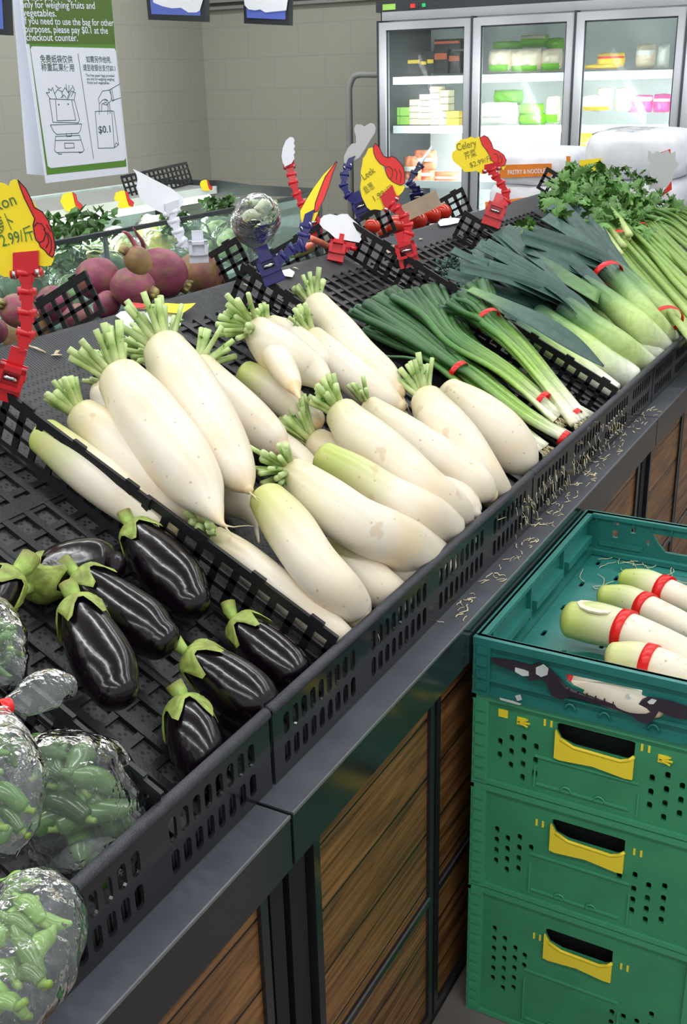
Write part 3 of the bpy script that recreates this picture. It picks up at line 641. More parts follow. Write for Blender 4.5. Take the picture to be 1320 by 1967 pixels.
leek([(1290, 690, 20), (1240, 660, 24), (1150, 600, 20), (1090, 570, 18)], [(905, 520, 14), (900, 535, 16)], .035, 'leek at the bottom of the row, shadowed by the rest', 9)

# ================================================================== celery
def celery(base, neck, crown, h, label, n=11, seed=0, bandpx=None, leaves=70, spread=60, wj=16):
    rr = random.Random(seed); e = PS(*base, h); t = thing('celery_bunch', label, 'celery', (e.x, e.y, e.z-.03), 'celery bunches')
    mb = MB(); A = lin((196, 208, 140)); B = lin((132, 162, 76)); Cc = lin((88, 132, 54))
    for k in range(n):
        u = (k+.5)/n-.5; bo = (base[0]+u*wj*2.2*.5, base[1]-u*wj*2.2); no = (neck[0]+u*wj*1.2, neck[1]-u*wj*1.6); hh = h+rr.uniform(-.02, .022)
        P = [PS(*bo, hh), PS((bo[0]+no[0])/2+rr.uniform(-4, 4), (bo[1]+no[1])/2+rr.uniform(-4, 4), hh+.005), PS(*no, hh), PS(crown[0]+rr.uniform(-.5, .5)*spread, crown[1]+rr.uniform(-.5, .5)*spread, hh+.03)]
        C = [Vector(c) for c in cr([tuple(p) for p in P], 5)]; m = len(C); cs = []; j = rr.uniform(.85, 1.15)
        for i in range(m): f = i/(m-1); c = mixc(A, B, f/.35) if f < .35 else mixc(B, Cc, (f-.35)/.6); cs.append(tuple(v*j for v in c[:3])+(1,))
        mb.tube(C, [.0135-.007*i/m for i in range(m)], 9, cs, flat=.75)
    mb.build('stalks', 'stalk', t)
    mb = MB(); prof = [(0, 0), (.25, .12), (.45, .42), (.5, .18), (.72, .34), (.74, .14), (1, 0)]
    full = prof+[(x, -y) for x, y in prof[-2:0:-1]]
    for k in range(leaves):
        a = rr.uniform(0, 6.28); q = math.sqrt(rr.random()); px_, py_ = crown[0]+math.cos(a)*q*spread, crown[1]+math.sin(a)*q*spread*.75; o = PS(px_, py_, h+rr.uniform(-.02, .065)*(1.2-q*.6))
        d = Vector((rr.uniform(-1, 1), rr.uniform(-.6, 1), rr.uniform(-.4, .9))).normalized(); s = d.cross(Vector((rr.uniform(-1, 1), rr.uniform(-1, 1), rr.uniform(.2, 1)))).normalized(); up = s.cross(d)
        g0 = rr.uniform(.7, 1.4); c = tuple(v*g0 for v in lin((86, 128, 58))[:3])+(1,)
        for sub in (-.75, 0, .75):
            dd = (d*math.cos(sub)+s*math.sin(sub)); ss = up.cross(dd); Lf = rr.uniform(.034, .056)*(1 if sub == 0 else .8)
            vs = [o+dd*x*Lf+ss*y*Lf*1.1+up*(-abs(y)*Lf*.5+.1*Lf*math.sin(x*3)) for x, y in full]; ctr = o+dd*.5*Lf+up*.12*Lf; nv = len(vs)
            mb.add(vs+[ctr], [(i, (i+1) % nv, nv) for i in range(nv)], [c]*(nv+1), True)
        mb.tube([o, o-d*.02-Vector((0, 0, .012))], .0016, 5, [c]*2)
    mb.build('leaves', 'leaf', t)
    if bandpx: band(t, *bandpx)
    return t
celery((1400, 650), (1180, 515), (1010, 440), .045, 'celery bunch lowest, beside the leeks, mostly pale stalks', 12, 1, None, 5, 20, 22)
celery((1370, 655), (1195, 458), (1125, 388), .10, 'celery bunch in front with a red band below its leafy crown', 13, 2, (1190, 460, 20, 12, 14, .11, .008, .8), 130, 78, 30)
celery((1400, 600), (1235, 438), (1185, 378), .11, 'celery bunch behind the banded one with leaves reaching the flour sacks', 12, 3, (1233, 438, 12, 12, 12, .12, .005, .8), 110, 80, 30)
celery((1450, 540), (1300, 420), (1235, 400), .10, 'celery bunch furthest right with stalks leaving the frame', 12, 4, None, 70, 65, 30)
celery((1200, 470), (1150, 400), (1130, 362), .12, 'celery top lying behind the others, only leaves showing', 6, 5, None, 80, 55, 20)
mb = MB(); rr = random.Random(9)
for k in range(60):
    o = PS(865+rr.uniform(-22, 30), 520+rr.uniform(-22, 30), .02+rr.uniform(0, .04)); d = Vector((rr.uniform(-1, 1), rr.uniform(-1, 1), rr.uniform(0, 1))).normalized()
    mb.ribbon([o, o+d*.008, o+d*.016], [.004, .007, .003], (rr.uniform(-1, 1), rr.uniform(-1, 1), .2), [lin((74, 104, 92))]*3, .5)
mb.build('curly_kale_leaf', 'leaf', label='curly blue-green leaf tuft between scallion and leek tips', cat='leaf')

# ================================================================== eggplants
def eggplant(pts, h, label, cal, seed=0, h1=None):
    S = spine([(x, y, r_*1.07) for x, y, r_ in pts], PS, h, h1); t = thing('eggplant', label, 'eggplant', (S[1][0], S[1][1], min(s[2]-s[3] for s in S)), 'eggplants in the black tray')
    mb = MB(); P, Rr = sweep(mb, S, lambda u: (1, 1, 1, 1), 28, 9, .5, .85, .003, seed); mb.build('fruit', 'eggplant_skin', t)
    # calyx: cap with points over the stem end, then the stem
    rr = random.Random(seed); ax = (P[0]-P[8]).normalized(); mb = MB(); c = P[6]; r = Rr[6]; s1 = ax.cross(Vector((0, 0, 1))).normalized(); s2 = s1.cross(ax)
    seg = 30; rings = []; G = lin((150, 176, 84)); Br = lin((126, 122, 56)); lobes = 5; ph = rr.uniform(0, 6)
    cum = [0]
    for q in range(1, len(P)): cum.append(cum[-1]+(P[q]-P[q-1]).length)
    def at(t_):
        q = 1
        while q < len(P)-1 and cum[q] < t_: q += 1
        w_ = (t_-cum[q-1])/max(cum[q]-cum[q-1], 1e-6); return P[q-1].lerp(P[q], w_), Rr[q-1]+(Rr[q]-Rr[q-1])*w_
    for i in range(8):
        f = i/7; row = []
        for k in range(seg):
            a = 2*math.pi*k/seg; pt = .5+.5*math.cos(lobes*a+ph); ln = r*.45+(.004+.026*pt**1.5)*cal
            pc, pr_ = at(f*ln); row.append(pc+(s1*math.cos(a)+s2*math.sin(a))*(pr_*1.02+.0016+.0035*f**3*rr.uniform(.2, 1)+(.0015 if f < 1 else -.0005))+ax*.0015*(1-f))
        rings.append(row)
    vs = [v for row in rings for v in row]; cs = [mixc(G, Br, rr.random()*.8)for _ in vs]
    mb.add(vs, [(i*seg+k, i*seg+(k+1) % seg, (i+1)*seg+(k+1) % seg, (i+1)*seg+k) for i in range(7) for k in range(seg)], cs, True)
    b = c+ax*r*.5; bend = Vector((rr.uniform(-.3, .3), rr.uniform(-.2, .2), .35))
    mb.tube([b-ax*.006, b+ax*.003, b+(ax+bend*.5)*.012*cal, b+(ax+bend)*.020*cal], [r*.45, r*.30, .0085*cal, .0092*cal], 9, [G, G, G, Br])
    cx_ = mb.build('calyx', 'calyx', t)
    return t
eggplant([(262, 1022, 30), (300, 1068, 48), (340, 1120, 54), (365, 1155, 40)], .05, 'eggplant lying beside the lattice divider with creased dented skin at its lower end', 1.1, 1)
eggplant([(70, 1120, 36), (120, 1092, 46), (180, 1080, 46), (215, 1085, 30)], .04, 'eggplant lying sideways behind the others, rounded end towards the divider', 1.0, 2)
eggplant([(162, 1115, 34), (210, 1155, 48), (268, 1200, 54), (305, 1228, 40)], .06, 'eggplant in the middle pointing to the lower right with its calyx behind another', 1.1, 3)
eggplant([(152, 1172, 36), (175, 1225, 50), (205, 1285, 54), (222, 1325, 42)], .085, 'eggplant lying highest beside the pepper bags, long pale reflection along it', 1.25, 4)
eggplant([(462, 1200, 28), (500, 1238, 42), (550, 1285, 44), (580, 1312, 30)], .045, 'eggplant at the right against the divider, tip at the front rim', 1.1, 5)
eggplant([(372, 1262, 32), (425, 1298, 46), (480, 1345, 52), (508, 1372, 40)], .055, 'purple-tinged eggplant lying down to the front rim', 1.15, 6)
eggplant([(358, 1365, 36), (372, 1410, 48), (388, 1460, 52), (395, 1500, 40)], .05, 'eggplant closest to the camera with a star shaped calyx on top', 1.25, 7)
eggplant([(15, 1120, 34), (-20, 1150, 46), (-60, 1180, 44)], .075, 'eggplant at the left frame edge with its large green calyx facing the camera', 1.5, 8)
eggplant([(0, 1185, 26), (-40, 1210, 44), (-80, 1235, 40)], .05, 'eggplant low at the left frame edge, just its small calyx in view', 1.1, 9)

# ================================================================== bags of green peppers
def bag(pts, h, label, neck=None, peppers=6, seed=0, plane=PS, pscale=1.0, pr=None, cat='plastic bag', tie=None, cname='green_pepper', pm='pepper_skin', pcol=(66, 98, 44), plab='long green pepper inside the ', short=''):
    S = spine(pts, plane, h); rr = random.Random(seed); lo = min(s[2]-s[3] for s in S)
    t = thing('plastic_bag', label, cat, (S[len(S)//2][0], S[len(S)//2][1], lo), 'clear bags of produce')
    mb = MB(); C = cr(S, 12); P = [Vector(c[:3]) for c in C]; Rr = [c[3] for c in C]; mb.tube(P, Rr, 48, flat=.8)
    o = [v.copy() for v in mb.v]; n = len(P)
    for i, v in enumerate(o):
        k = min(i//48, n-1); c = P[k]; d = (v-c); L = d.length
        f1 = noise.noise(v*14+Vector((seed, 0, 0))); f2 = abs(noise.noise(v*34+Vector((0, seed, 0)))); f3 = abs(noise.noise(v*75)); m = 1+.08*f1-.16*f2-.04*f3+.13
        mb.v[i] = c+d*m
    mb.build('film', 'bag_film', t)
    if tie:
        c = plane(tie[0], tie[1], h); d = (plane(tie[0]+tie[3], tie[1]+tie[4], h)-c).normalized(); r = tie[2]*depth(c)/F; MB().tube([c-d*.006, c-d*.005, c+d*.005, c+d*.006], [r*.9, r, r, r*.9], 14, cap=False).build('red_tie', 'rubber_red', t)
    ks = [i for i in range(n) if Rr[i] > .55*max(Rr)]
    for q in range(peppers):
        i = ks[int((q+.5)/peppers*len(ks))]; c = P[i]; R_ = Rr[i]; a = rr.uniform(0, 6.28); off = Vector((math.cos(a), math.sin(a)*.8, rr.uniform(-.3, .75)))*R_*.40
        d = Vector((rr.uniform(-1, 1), rr.uniform(-1, 1), rr.uniform(-.5, .5))).normalized(); l = R_*rr.uniform(.45, .62)*pscale; m = c+off*.9; r = R_*rr.uniform(.16, .24)
        SS = [tuple(m-d*l)+(r*.8,), tuple(m-d*l*.3+Vector((0, 0, .006)))+(r,), tuple(m+d*l*.4)+(r*.85,), tuple(m+d*l*.9)+(r*.35,)]
        b = MB(); jj = rr.uniform(.5, 1.9); col = tuple(v*jj for v in lin(pcol)[:3])+(1,)
        p_ = thing(cname, plab+short, 'vegetable', m-Vector((0, 0, r)), 'vegetables in the '+short)
        PP, RR2 = sweep(b, SS, lambda u: col, 14, 5, .6, 1, .003, seed+q); b.build('flesh', pm, p_)
        MB().tube([PP[1], PP[0]-d*.004, PP[0]-d*.009+Vector((0, 0, .002))], [.005, .003, .0032], 7, [lin((120, 150, 60))]*3).build('stem', 'stalk', p_)
    return t
bag([(70, 1440, 55), (115, 1490, 105), (165, 1560, 122), (190, 1640, 98), (195, 1690, 50)], .078, 'large clear bag of green peppers in front, right of the red-tied bag', peppers=20, seed=1, short='big pepper bag by the front rim')
bag([(140, 1318, 24), (95, 1322, 42), (48, 1345, 34), (8, 1358, 15), (-5, 1410, 50), (-10, 1490, 85), (-20, 1580, 88), (-25, 1650, 50)], .15, 'clear bag closed with a red tie, its neck fanned out over the eggplant tray', peppers=11, seed=2, short='red-tied bag', tie=(10, 1358, 17, 20, -4))
bag([(40, 1700, 60), (60, 1760, 90), (60, 1830, 92), (25, 1900, 80), (-25, 1960, 70)], .15, 'clear bag of pale green peppers hanging over the front rim at the bottom corner', peppers=14, seed=3, short='bag hanging over the rim', plane=lambda a, b, h_: PS(a, b, h_), pcol=(108, 142, 66))
bag([(-40, 1180, 55), (-5, 1235, 55), (15, 1290, 35), (20, 1315, 18)], .1, 'clear bag with dark green peppers at the left frame edge beside the eggplants', peppers=8, seed=4, short='bag at the left frame edge')

# ================================================================== beets on the far slope
def beet(px, py, r, h, label, ax, mixv, seed, plane=PB, tail=None, cut=True):
    c = plane(px, py, h); rad = r*depth(c)/F; t = thing('beet', label, 'beet', c-Vector((0, 0, rad)), 'beets on the far slope'); ax = Vector(ax).normalized()
    A = lin((136, 62, 86)); B = lin((140, 112, 72)); K = lin((110, 84, 54)); rr = random.Random(seed)
    def cols(th, a):
        u = th/math.pi; n = noise.noise(Vector((math.sin(th)*math.cos(a), math.sin(th)*math.sin(a), math.cos(th)))*2.3+Vector((seed, 0, 0)))
        return mixc(mixc(A, B, mixv+n*.9), K, max(0, 1-u*6)+max(0, u*5-4.4))
    mb = MB(); mb.ball(c, (rad*.95, rad*.95, rad*1.12), 28, 18, cols, ax, lambda v, th, a: v*(1+.05*noise.noise(v*40+Vector((seed, 0, 0)))-.10*max(0, math.cos(th))**6)); mb.build('bulb', 'beet_skin', t)
    if cut:
        b = c+ax*rad*1.0; mb = MB(); mb.tube([b-ax*.01, b+ax*.004, b+ax*.012], [rad*.34, rad*.28, rad*.2], 12, [K, K, lin((176, 156, 98))])
        for k in range(6): a = rr.uniform(0, 6.28); s1 = ax.orthogonal().normalized(); s2 = s1.cross(ax); d = s1*math.cos(a)+s2*math.sin(a); mb.tube([b+d*rad*.22, b+d*rad*.3+ax*.012], [.004, .003], 6, [K, lin((150, 150, 80))])
        mb.build('crown', 'beet_skin', t)
    if tail:
        pts = [c-ax*rad]+[plane(x, y, h+.04) for x, y in tail]; C = [Vector(q) for q in cr([tuple(p) for p in pts], 5)]; n = len(C); MB().tube(C, [.006*(1-i/n)**1.4+.0012 for i in range(n)], 8, [lin((176, 96, 110))]*n).build('taproot', 'beet_skin', t)
beet(312, 525, 48, .075, 'big bright pink beet with a long taproot pointing up-left', (.35, -.75, -.5), .0, 1, tail=[(275, 470), (262, 448), (256, 438)])
beet(256, 553, 41, .05, 'round pink beet in front with its trimmed crown facing the aisle', (.15, -.9, -.15), .1, 2)
beet(188, 535, 42, .06, 'pink beet behind the small lattice divider, flattened side up', (.9, -.2, .0), .05, 3, plane=lambda a, b, h_: PX(a, b, 1.78))
beet(385, 525, 42, .06, 'brownish purple beet at the right end of the row with a yellow cut crown', (.75, -.6, -.25), .75, 4)
beet(265, 500, 27, .03, 'brown-skinned beet behind the bright pink one', (-.5, .4, .6), .95, 5, tail=[(250, 455), (235, 445)])
beet(205, 585, 26, .02, 'small dark pink beet low between two bigger ones', (.3, -.5, .5), .05, 6, cut=False, plane=lambda a, b, h_: PX(a, b, 1.72))
beet(105, 585, 36, .04, 'magenta beet seen through the holes of the lattice divider', (-.5, -.2, .5), .0, 7, cut=False, plane=lambda a, b, h_: PX(a, b, 1.66))
beet(150, 612, 30, .03, 'red beet half hidden at the divider foot', (.5, -.5, .3), .2, 8, cut=False, plane=lambda a, b, h_: PX(a, b, 1.64))
beet(35, 598, 34, .05, 'pale pink beet at the left edge with hairy roots', (-.6, .2, .4), .25, 9, tail=[(-10, 580), (-25, 575)])
beet(50, 640, 46, .06, 'soil-covered grey-brown beet nearest the red clip', (.8, -.2, -.2), 1.0, 10)
beet(-15, 635, 28, .05, 'pink beet cut by the left edge of the frame', (-.6, .2, .4), .1, 11, cut=False)

# ================================================================== tomatoes, board and small produce on the far slope
for k, (x, y, r, lab) in enumerate([(765, 432, 22, 'leftmost tomato, partly behind the red clip arm'), (800, 422, 22, 'second tomato from the left, under the cardboard strip'), (828, 412, 20, 'third tomato, lower and darker'), (850, 406, 18, 'rightmost tomato beside the white tag'), (716, 434, 16, 'tomato seen through the lattice divider'), (738, 446, 13, 'small tomato behind the divider corner')]):
    c = PB(x, y, .045); rad = r*depth(c)/F; t = thing('tomato', 'red '+lab, 'tomato', c-Vector((0, 0, rad)), 'tomatoes on the far slope')
    MB().ball(c, (rad, rad, rad*.84), 20, 12, None, (.3, -.2, 1), lambda v, th, a: v*(1+.04*math.cos(5*a)*math.sin(th))).build('fruit', 'tomato_skin', t)
    m = MB()
    for q in range(5): a = q*1.256; m.ribbon([c+Vector((0, 0, rad*.84)), c+Vector((math.cos(a)*rad*.3, math.sin(a)*rad*.3, rad*.84)), c+Vector((math.cos(a)*rad*.5, math.sin(a)*rad*.5, rad*.74))], [.002, .004, .0008], (-math.sin(a), math.cos(a), 0), [lin((60, 110, 40))]*3)
    m.build('calyx', 'leaf', t)
a = PB(772, 412, .07); b = PB(842, 380, .07); mb = MB(); mb.bar(a, b, .012, .05, Vector((0, .3, 1)))
mb.build('cardboard_strip', 'cardboard', label='tan cardboard strip propped above the tomatoes', cat='cardboard')
for k, (p, q, r, m, n, lab, cat) in enumerate([((560, 487), (598, 475), 9, (150, 160, 90), 'potato', 'small olive green tuber behind the blue clip', 'vegetable'), ((578, 478), (600, 470), 6, (226, 130, 110), 'carrot_end', 'pink-orange root end nearest the blue clip', 'vegetable'), ((598, 458), (640, 478), 6, (226, 120, 90), 'carrot_end', 'longer orange root end by the lattice divider', 'vegetable')]):
    a = PB(*p, .03); b = PB(*q, .03); mb = MB(); sweep(mb, [tuple(a)+(r*depth(a)/F,), tuple((a+b)/2)+(r*1.2*depth(a)/F,), tuple(b)+(r*depth(b)/F,)], lambda u: lin(m), 12, 4)
    mb.build(n, 'veg', label=lab, cat=cat)
bag([(492, 470, 12), (488, 455, 22), (490, 430, 42), (495, 405, 38), (500, 395, 20)], .06, 'clear crumpled bag standing upside down by the blue clip, red tie at its foot', peppers=5, seed=6, short='upside-down clear bag', plane=PB, tie=(492, 474, 9, 2, 14), pcol=(190, 200, 170), plab='pale vegetable inside the ', cname='pale_vegetable')

# ================================================================== sign cards and their clips
def card(poly, P, N, m, label, cat='price sign', th=.001, name='price_sign', hand=None, strokes=None, texts=(), grp=None, ink='pen_ink'):
    N = Vector(N).normalized(); P = Vector(P)
    if N.dot(CAM-P) < 0: N = -N
    Q = [onp(x, y, P, N) for x, y in poly]; c = sum(Q, Vector())/len(Q); t = thing(name, label, cat, (c.x, c.y, min(q.z for q in Q)), grp)
    MB().prism(Q, -N, th).build('card', m, t)
    if hand:
        H = [onp(x, y, P, N)+N*.0003 for x, y in hand]; MB().prism(H, N, .0006).build('hand_print', 'red_card', t)
        lines(MB(), [H+[H[0]]], .0014, N, .0012).build('hand_outline', 'line_ink', t)
    if strokes: lines(MB(), [[onp(x, y, P, N) for x, y in s] for s in strokes], .0013, N, .0016).build('hand_creases', 'line_ink', t)
    for s, p0, p1, hp in texts:
        a, b = onp(*p0, P, N), onp(*p1, P, N); text(s, a, b, N, hp*depth(a)/F, ink, t, 'handwriting', off=.0016)
    return t
def clip(col, chain, base, label, top, spring=True, name='sign_clip', toppoly=None):
    """chain: world points from the base clamp to the card; base: (point, axis down); top: width direction"""
    chain = [Vector(p) for p in chain]; b = Vector(base[0]); t = thing(name, label, 'sign clip', (b.x, b.y, b.z), 'plastic sign clips')
    dn = Vector(base[1]).normalized(); toc = (CAM-b).normalized(); sd = dn.cross(toc).normalized(); f = sd.cross(dn).normalized()
    if f.dot(toc) < 0: f = -f
    w, L = base[2], base[3]
    m = MB()       # two jaws, joined at a hinge, with a raised frame
    m.obox(b-sd*w/2+f*.003, sd*w, dn*L, f*.006); m.obox(b-sd*w/2-f*.012, sd*w, dn*L, f*.005)
    m.obox(b-sd*w/2+f*.009, sd*w*.18, dn*L*.6, f*.010); m.obox(b+sd*w*.32+f*.009, sd*w*.18, dn*L*.6, f*.010); m.obox(b-sd*w/2+f*.009, sd*w, dn*L*.14, f*.010); m.obox(b-sd*w/2+dn*L*.52+f*.009, sd*w, dn*L*.12, f*.008)
    m.obox(b-sd*w*.3-dn*L*.45-f*.006, sd*w*.6, dn*L*.5, f*.006); m.tube([b-sd*w*.55+dn*L*.3, b+sd*w*.55+dn*L*.3], .006, 10)
    m.build('base_clamp', col, t)
    if spring: MB().tube([b-sd*w*.25+dn*L*.33+f*.014, b+sd*w*.25+dn*L*.33+f*.014], .0045, 10).build('spring', 'chrome', t)
    for i, (p, q) in enumerate(zip(chain[:-1], chain[1:])):
        d = (q-p); l = d.length; d.normalize(); s = d.cross(toc).normalized(); g = s.cross(d); m = MB(); ww = .0155
        m.obox(p-s*ww/2-g*.004+d*l*.12, s*ww, d*l*.76, g*.008); m.obox(p-s*ww*.68-g*.005+d*l*.55, s*.003, d*l*.5, g*.010); m.obox(p+s*ww*.45-g*.005+d*l*.55, s*.003, d*l*.5, g*.010)
        m.obox(p-s*ww*.25-g*.005-d*l*.06, s*ww*.5, d*l*.3, g*.010)
        m.tube([q-s*ww*.85, q+s*ww*.85], .0062, 12); m.build('arm_link', col, t)
    p = chain[-1]; u, v, ww, hh = top; u = Vector(u).normalized(); v = Vector(v).normalized(); nn = u.cross(v).normalized()
    if nn.dot(toc) < 0: nn = -nn
    m = MB(); m.obox(p-u*ww/2+nn*.0015, u*ww, v*hh, nn*.004); m.obox(p-u*ww/2-nn*.0065, u*ww, v*hh, nn*.004)
    m.tube([p-u*ww*.62, p-u*ww*.3], .006, 10); m.tube([p+u*ww*.3, p+u*ww*.62], .006, 10); m.obox(p-u*ww*.22-v*.014-nn*.003, u*ww*.44, v*.016, nn*.007)
    ct = m.build('card_clamp', col, t)
    if spring: MB().tube([p-u*ww*.52, p-u*ww*.38], .0072, 8).tube([p+u*ww*.38, p+u*ww*.52], .0072, 8).build('hinge_pin', 'chrome', t)
    return t
def chainpx(pxs, P, N): return [onp(x, y, P, N) for x, y in pxs]
# 1 radish sign, big, left
B1 = tl(1.092, .655, .085); N1 = (-.85, -.5, .1); A1 = onp(30, 720, B1, N1)
clip('red_plastic', chainpx([(42, 672), (50, 640), (52, 600), (52, 560), (51, 525)], A1, N1), (onp(28, 700, A1, N1), onp(10, 765, A1, N1)-onp(30, 700, A1, N1), .038, .055), 'large red sign clip standing on the divider end at the left', (onp(80, 535, A1, N1)-onp(22, 540, A1, N1), onp(52, 500, A1, N1)-onp(52, 535, A1, N1), .036, .030))
cloud1 = [(-60, 365), (-40, 350), (-25, 358), (-10, 350), (0, 350), (10, 353), (16, 358), (20, 348), (28, 344), (36, 348), (52, 368), (78, 410), (97, 440), (106, 475), (104, 495), (102, 502), (98, 510), (85, 512), (70, 509), (60, 520), (30, 532), (8, 532), (-10, 520), (-30, 525), (-50, 510), (-70, 480), (-80, 440), (-75, 400)]
hand1 = [(35, 346), (50, 362), (60, 382), (66, 398), (82, 407), (94, 425), (102, 448), (106, 470), (105, 488), (101, 494), (92, 488), (86, 480), (78, 474), (75, 466), (69, 460), (66, 448), (64, 432), (67, 420), (58, 402), (47, 380), (40, 362)]
c1s = [[(66, 435), (72, 428), (80, 430), (86, 438), (88, 450), (84, 462), (76, 466)], [(84, 440), (92, 452), (94, 465), (89, 476)], [(92, 446), (99, 462), (99, 478), (95, 488)], [(90, 432), (98, 445)]]
S1 = A1-Vector(N1).normalized()*.000
card(cloud1, S1, N1, 'yellow_card', 'large yellow cloud-shaped price sign with a red hand, handwritten Daikon, leftmost', hand=hand1, strokes=c1s, texts=[('Daikon', (-42, 418), (33, 392), 22), ('萝卜', (-2, 448), (30, 436), 30), ('$ 2.99/斤', (-12, 478), (68, 458), 26)], ink='pen_green')
# 2 white sign on white clip
B2 = PB(390, 490, .06); N2 = (-.8, -.55, .2)
clip('white_plastic', chainpx([(362, 474), (350, 465), (342, 445), (334, 425), (330, 408)], B2, N2), (onp(380, 462, B2, N2), Vector((0, 0, -1)), .04, .045), 'white sign clip above the beets', ((1, -.6, .3), (.1, 0, 1), .03, .022), spring=False)
card([(255, 324), (272, 332), (300, 347), (330, 362), (348, 376), (354, 384), (350, 394), (338, 408), (318, 412), (300, 404), (282, 394), (268, 378), (262, 360), (264, 345), (262, 335)], B2, N2, 'white_card', 'plain white leaf-shaped back of a sign above the beets', name='sign_card')
# 3 red clip with narrow white serrated card
B3 = tb(2.53, .14, .09); N3 = (-.8, -.55, .2)
clip('red_plastic', chainpx([(592, 412), (580, 390), (570, 372), (563, 350), (560, 335), (556, 320)], B3, N3), (onp(598, 415, B3, N3), onp(606, 450, B3, N3)-onp(598, 415, B3, N3), .04, .055), 'red sign clip with tall arm on the long rear divider', (onp(570, 322, B3, N3)-onp(552, 324, B3, N3), (0, 0, 1), .026, .02))
card([(541, 300), (543, 285), (549, 270), (557, 263), (563, 264), (566, 270), (564, 275), (567, 281), (564, 286), (567, 292), (564, 298), (566, 304), (563, 309), (560, 314), (548, 320), (543, 312)], B3, (-.9, -.3, .1), 'white_card', 'small white jagged-edged sign back on the tall red clip', name='sign_card')
# 4 blue clip with the sign seen edge on
B4 = tl(1.89, .70, .09); N4 = (-.8, -.55, .25)
clip('blue_plastic', chainpx([(520, 515), (545, 492), (562, 478), (580, 472), (584, 452), (588, 435)], B4, N4), (onp(510, 495, B4, N4), onp(528, 545, B4, N4)-onp(508, 495, B4, N4), .044, .055), 'blue sign clip behind the radish tufts, bent over to the right', (onp(598, 420, B4, N4)-onp(582, 428, B4, N4), onp(590, 410, B4, N4)-onp(584, 435, B4, N4), .022, .03))
N4b = Vector((.46, -.86, .10)); Q4 = onp(590, 420, B4, N4)
card([(578, 420), (577, 405), (588, 385), (602, 362), (622, 335), (646, 311), (648, 312), (640, 332), (634, 352), (624, 380), (612, 405), (604, 425), (598, 424), (596, 408), (590, 420), (580, 428)], Q4, (-.8, -.3, .3), 'yellow_card', 'folded yellow and red sign seen nearly edge-on, held by the blue clip', hand=[(646, 311), (648, 312), (640, 332), (632, 358), (622, 385), (610, 406), (604, 408), (606, 390), (615, 365), (625, 340)])
# 5 blue clip with grey-white cloud back
B5 = tb(2.815, .1, .09); N5 = (-.8, -.55, .2)
clip('blue_plastic', chainpx([(690, 395), (668, 375), (660, 355), (662, 335), (668, 320)], B5, N5), (onp(688, 385, B5, N5), onp(704, 425, B5, N5)-onp(685, 378, B5, N5), .045, .055), 'blue sign clip on the divider left of the tomatoes', (onp(684, 312, B5, N5)-onp(670, 318, B5, N5), onp(682, 306, B5, N5)-onp(674, 325, B5, N5), .022, .028))
card([(661, 315), (661, 300), (668, 285), (676, 276), (684, 275), (684, 262), (680, 248), (684, 239), (694, 239), (700, 243), (706, 239), (712, 236), (719, 238), (722, 246), (720, 256), (712, 268), (700, 288), (690, 303), (680, 308), (664, 318)], onp(672, 312, B5, N5), (-.85, -.3, .3), 'grey_card', 'grey-white back of a cloud-shaped sign on the blue clip', name='sign_card')
# 6 leek sign
B6 = tl(2.445, .70, .09); N6 = (-.85, -.5, .15)
clip('red_plastic', chainpx([(778, 468), (786, 448), (784, 432), (776, 415), (762, 400), (752, 392)], B6, N6), (onp(776, 466, B6, N6), onp(788, 508, B6, N6)-onp(776, 465, B6, N6), .05, .06), 'red sign clip holding the leek sign', (onp(762, 388, B6, N6)-onp(746, 404, B6, N6), onp(750, 376, B6, N6)-onp(758, 396, B6, N6), .04, .034))
card([(693, 330), (696, 315), (697, 305), (702, 298), (708, 285), (715, 283), (722, 284), (740, 330), (765, 352), (776, 356), (778, 360), (774, 368), (768, 374), (750, 388), (740, 398), (732, 404), (720, 402), (712, 404), (705, 398), (700, 388), (695, 378), (692, 360), (694, 345)], onp(752, 392, B6, N6), N6, 'yellow_card', 'yellow cloud-shaped price sign with a red hand, handwritten Leek', hand=[(717, 283), (721, 275), (728, 282), (732, 290), (737, 300), (746, 303), (753, 300), (761, 304), (770, 314), (776, 325), (778, 340), (778, 352), (770, 356), (762, 353), (754, 349), (745, 340), (741, 330), (740, 320), (730, 314), (722, 304), (718, 294)],
     strokes=[[(741, 322), (748, 320), (754, 326), (754, 338), (750, 344)], [(758, 324), (763, 332), (761, 346)], [(767, 326), (771, 336), (769, 350)]], texts=[('Leek', (700, 346), (722, 330), 12), ('韭葱', (702, 372), (720, 360), 13), ('1.99/斤', (720, 386), (758, 364), 12)], ink='pen_ink')
# 7 white cloud card with a red clip lying on the deck
c7 = PS(660, 480, .03); N7 = (-.7, -.6, .35)
clip('red_plastic', [onp(655, 492, c7, N7), onp(662, 474, c7, N7)], (onp(650, 465, c7, N7), onp(644, 500, c7, N7)-onp(650, 465, c7, N7), .04, .05), 'red sign clip lying on the ribbed ridge below a white card', (onp(683, 466, c7, N7)-onp(640, 458, c7, N7), onp(662, 462, c7, N7)-onp(660, 474, c7, N7), .05, .012), spring=False)
card([(616, 420), (622, 414), (634, 411), (648, 414), (655, 411), (668, 411), (674, 418), (688, 430), (699, 441), (697, 456), (690, 466), (668, 462), (645, 458), (632, 446), (620, 438), (614, 430)], onp(662, 462, c7, N7), N7, 'white_card', 'blank white cloud-shaped card on the red clip lying on the ridge', name='sign_card')
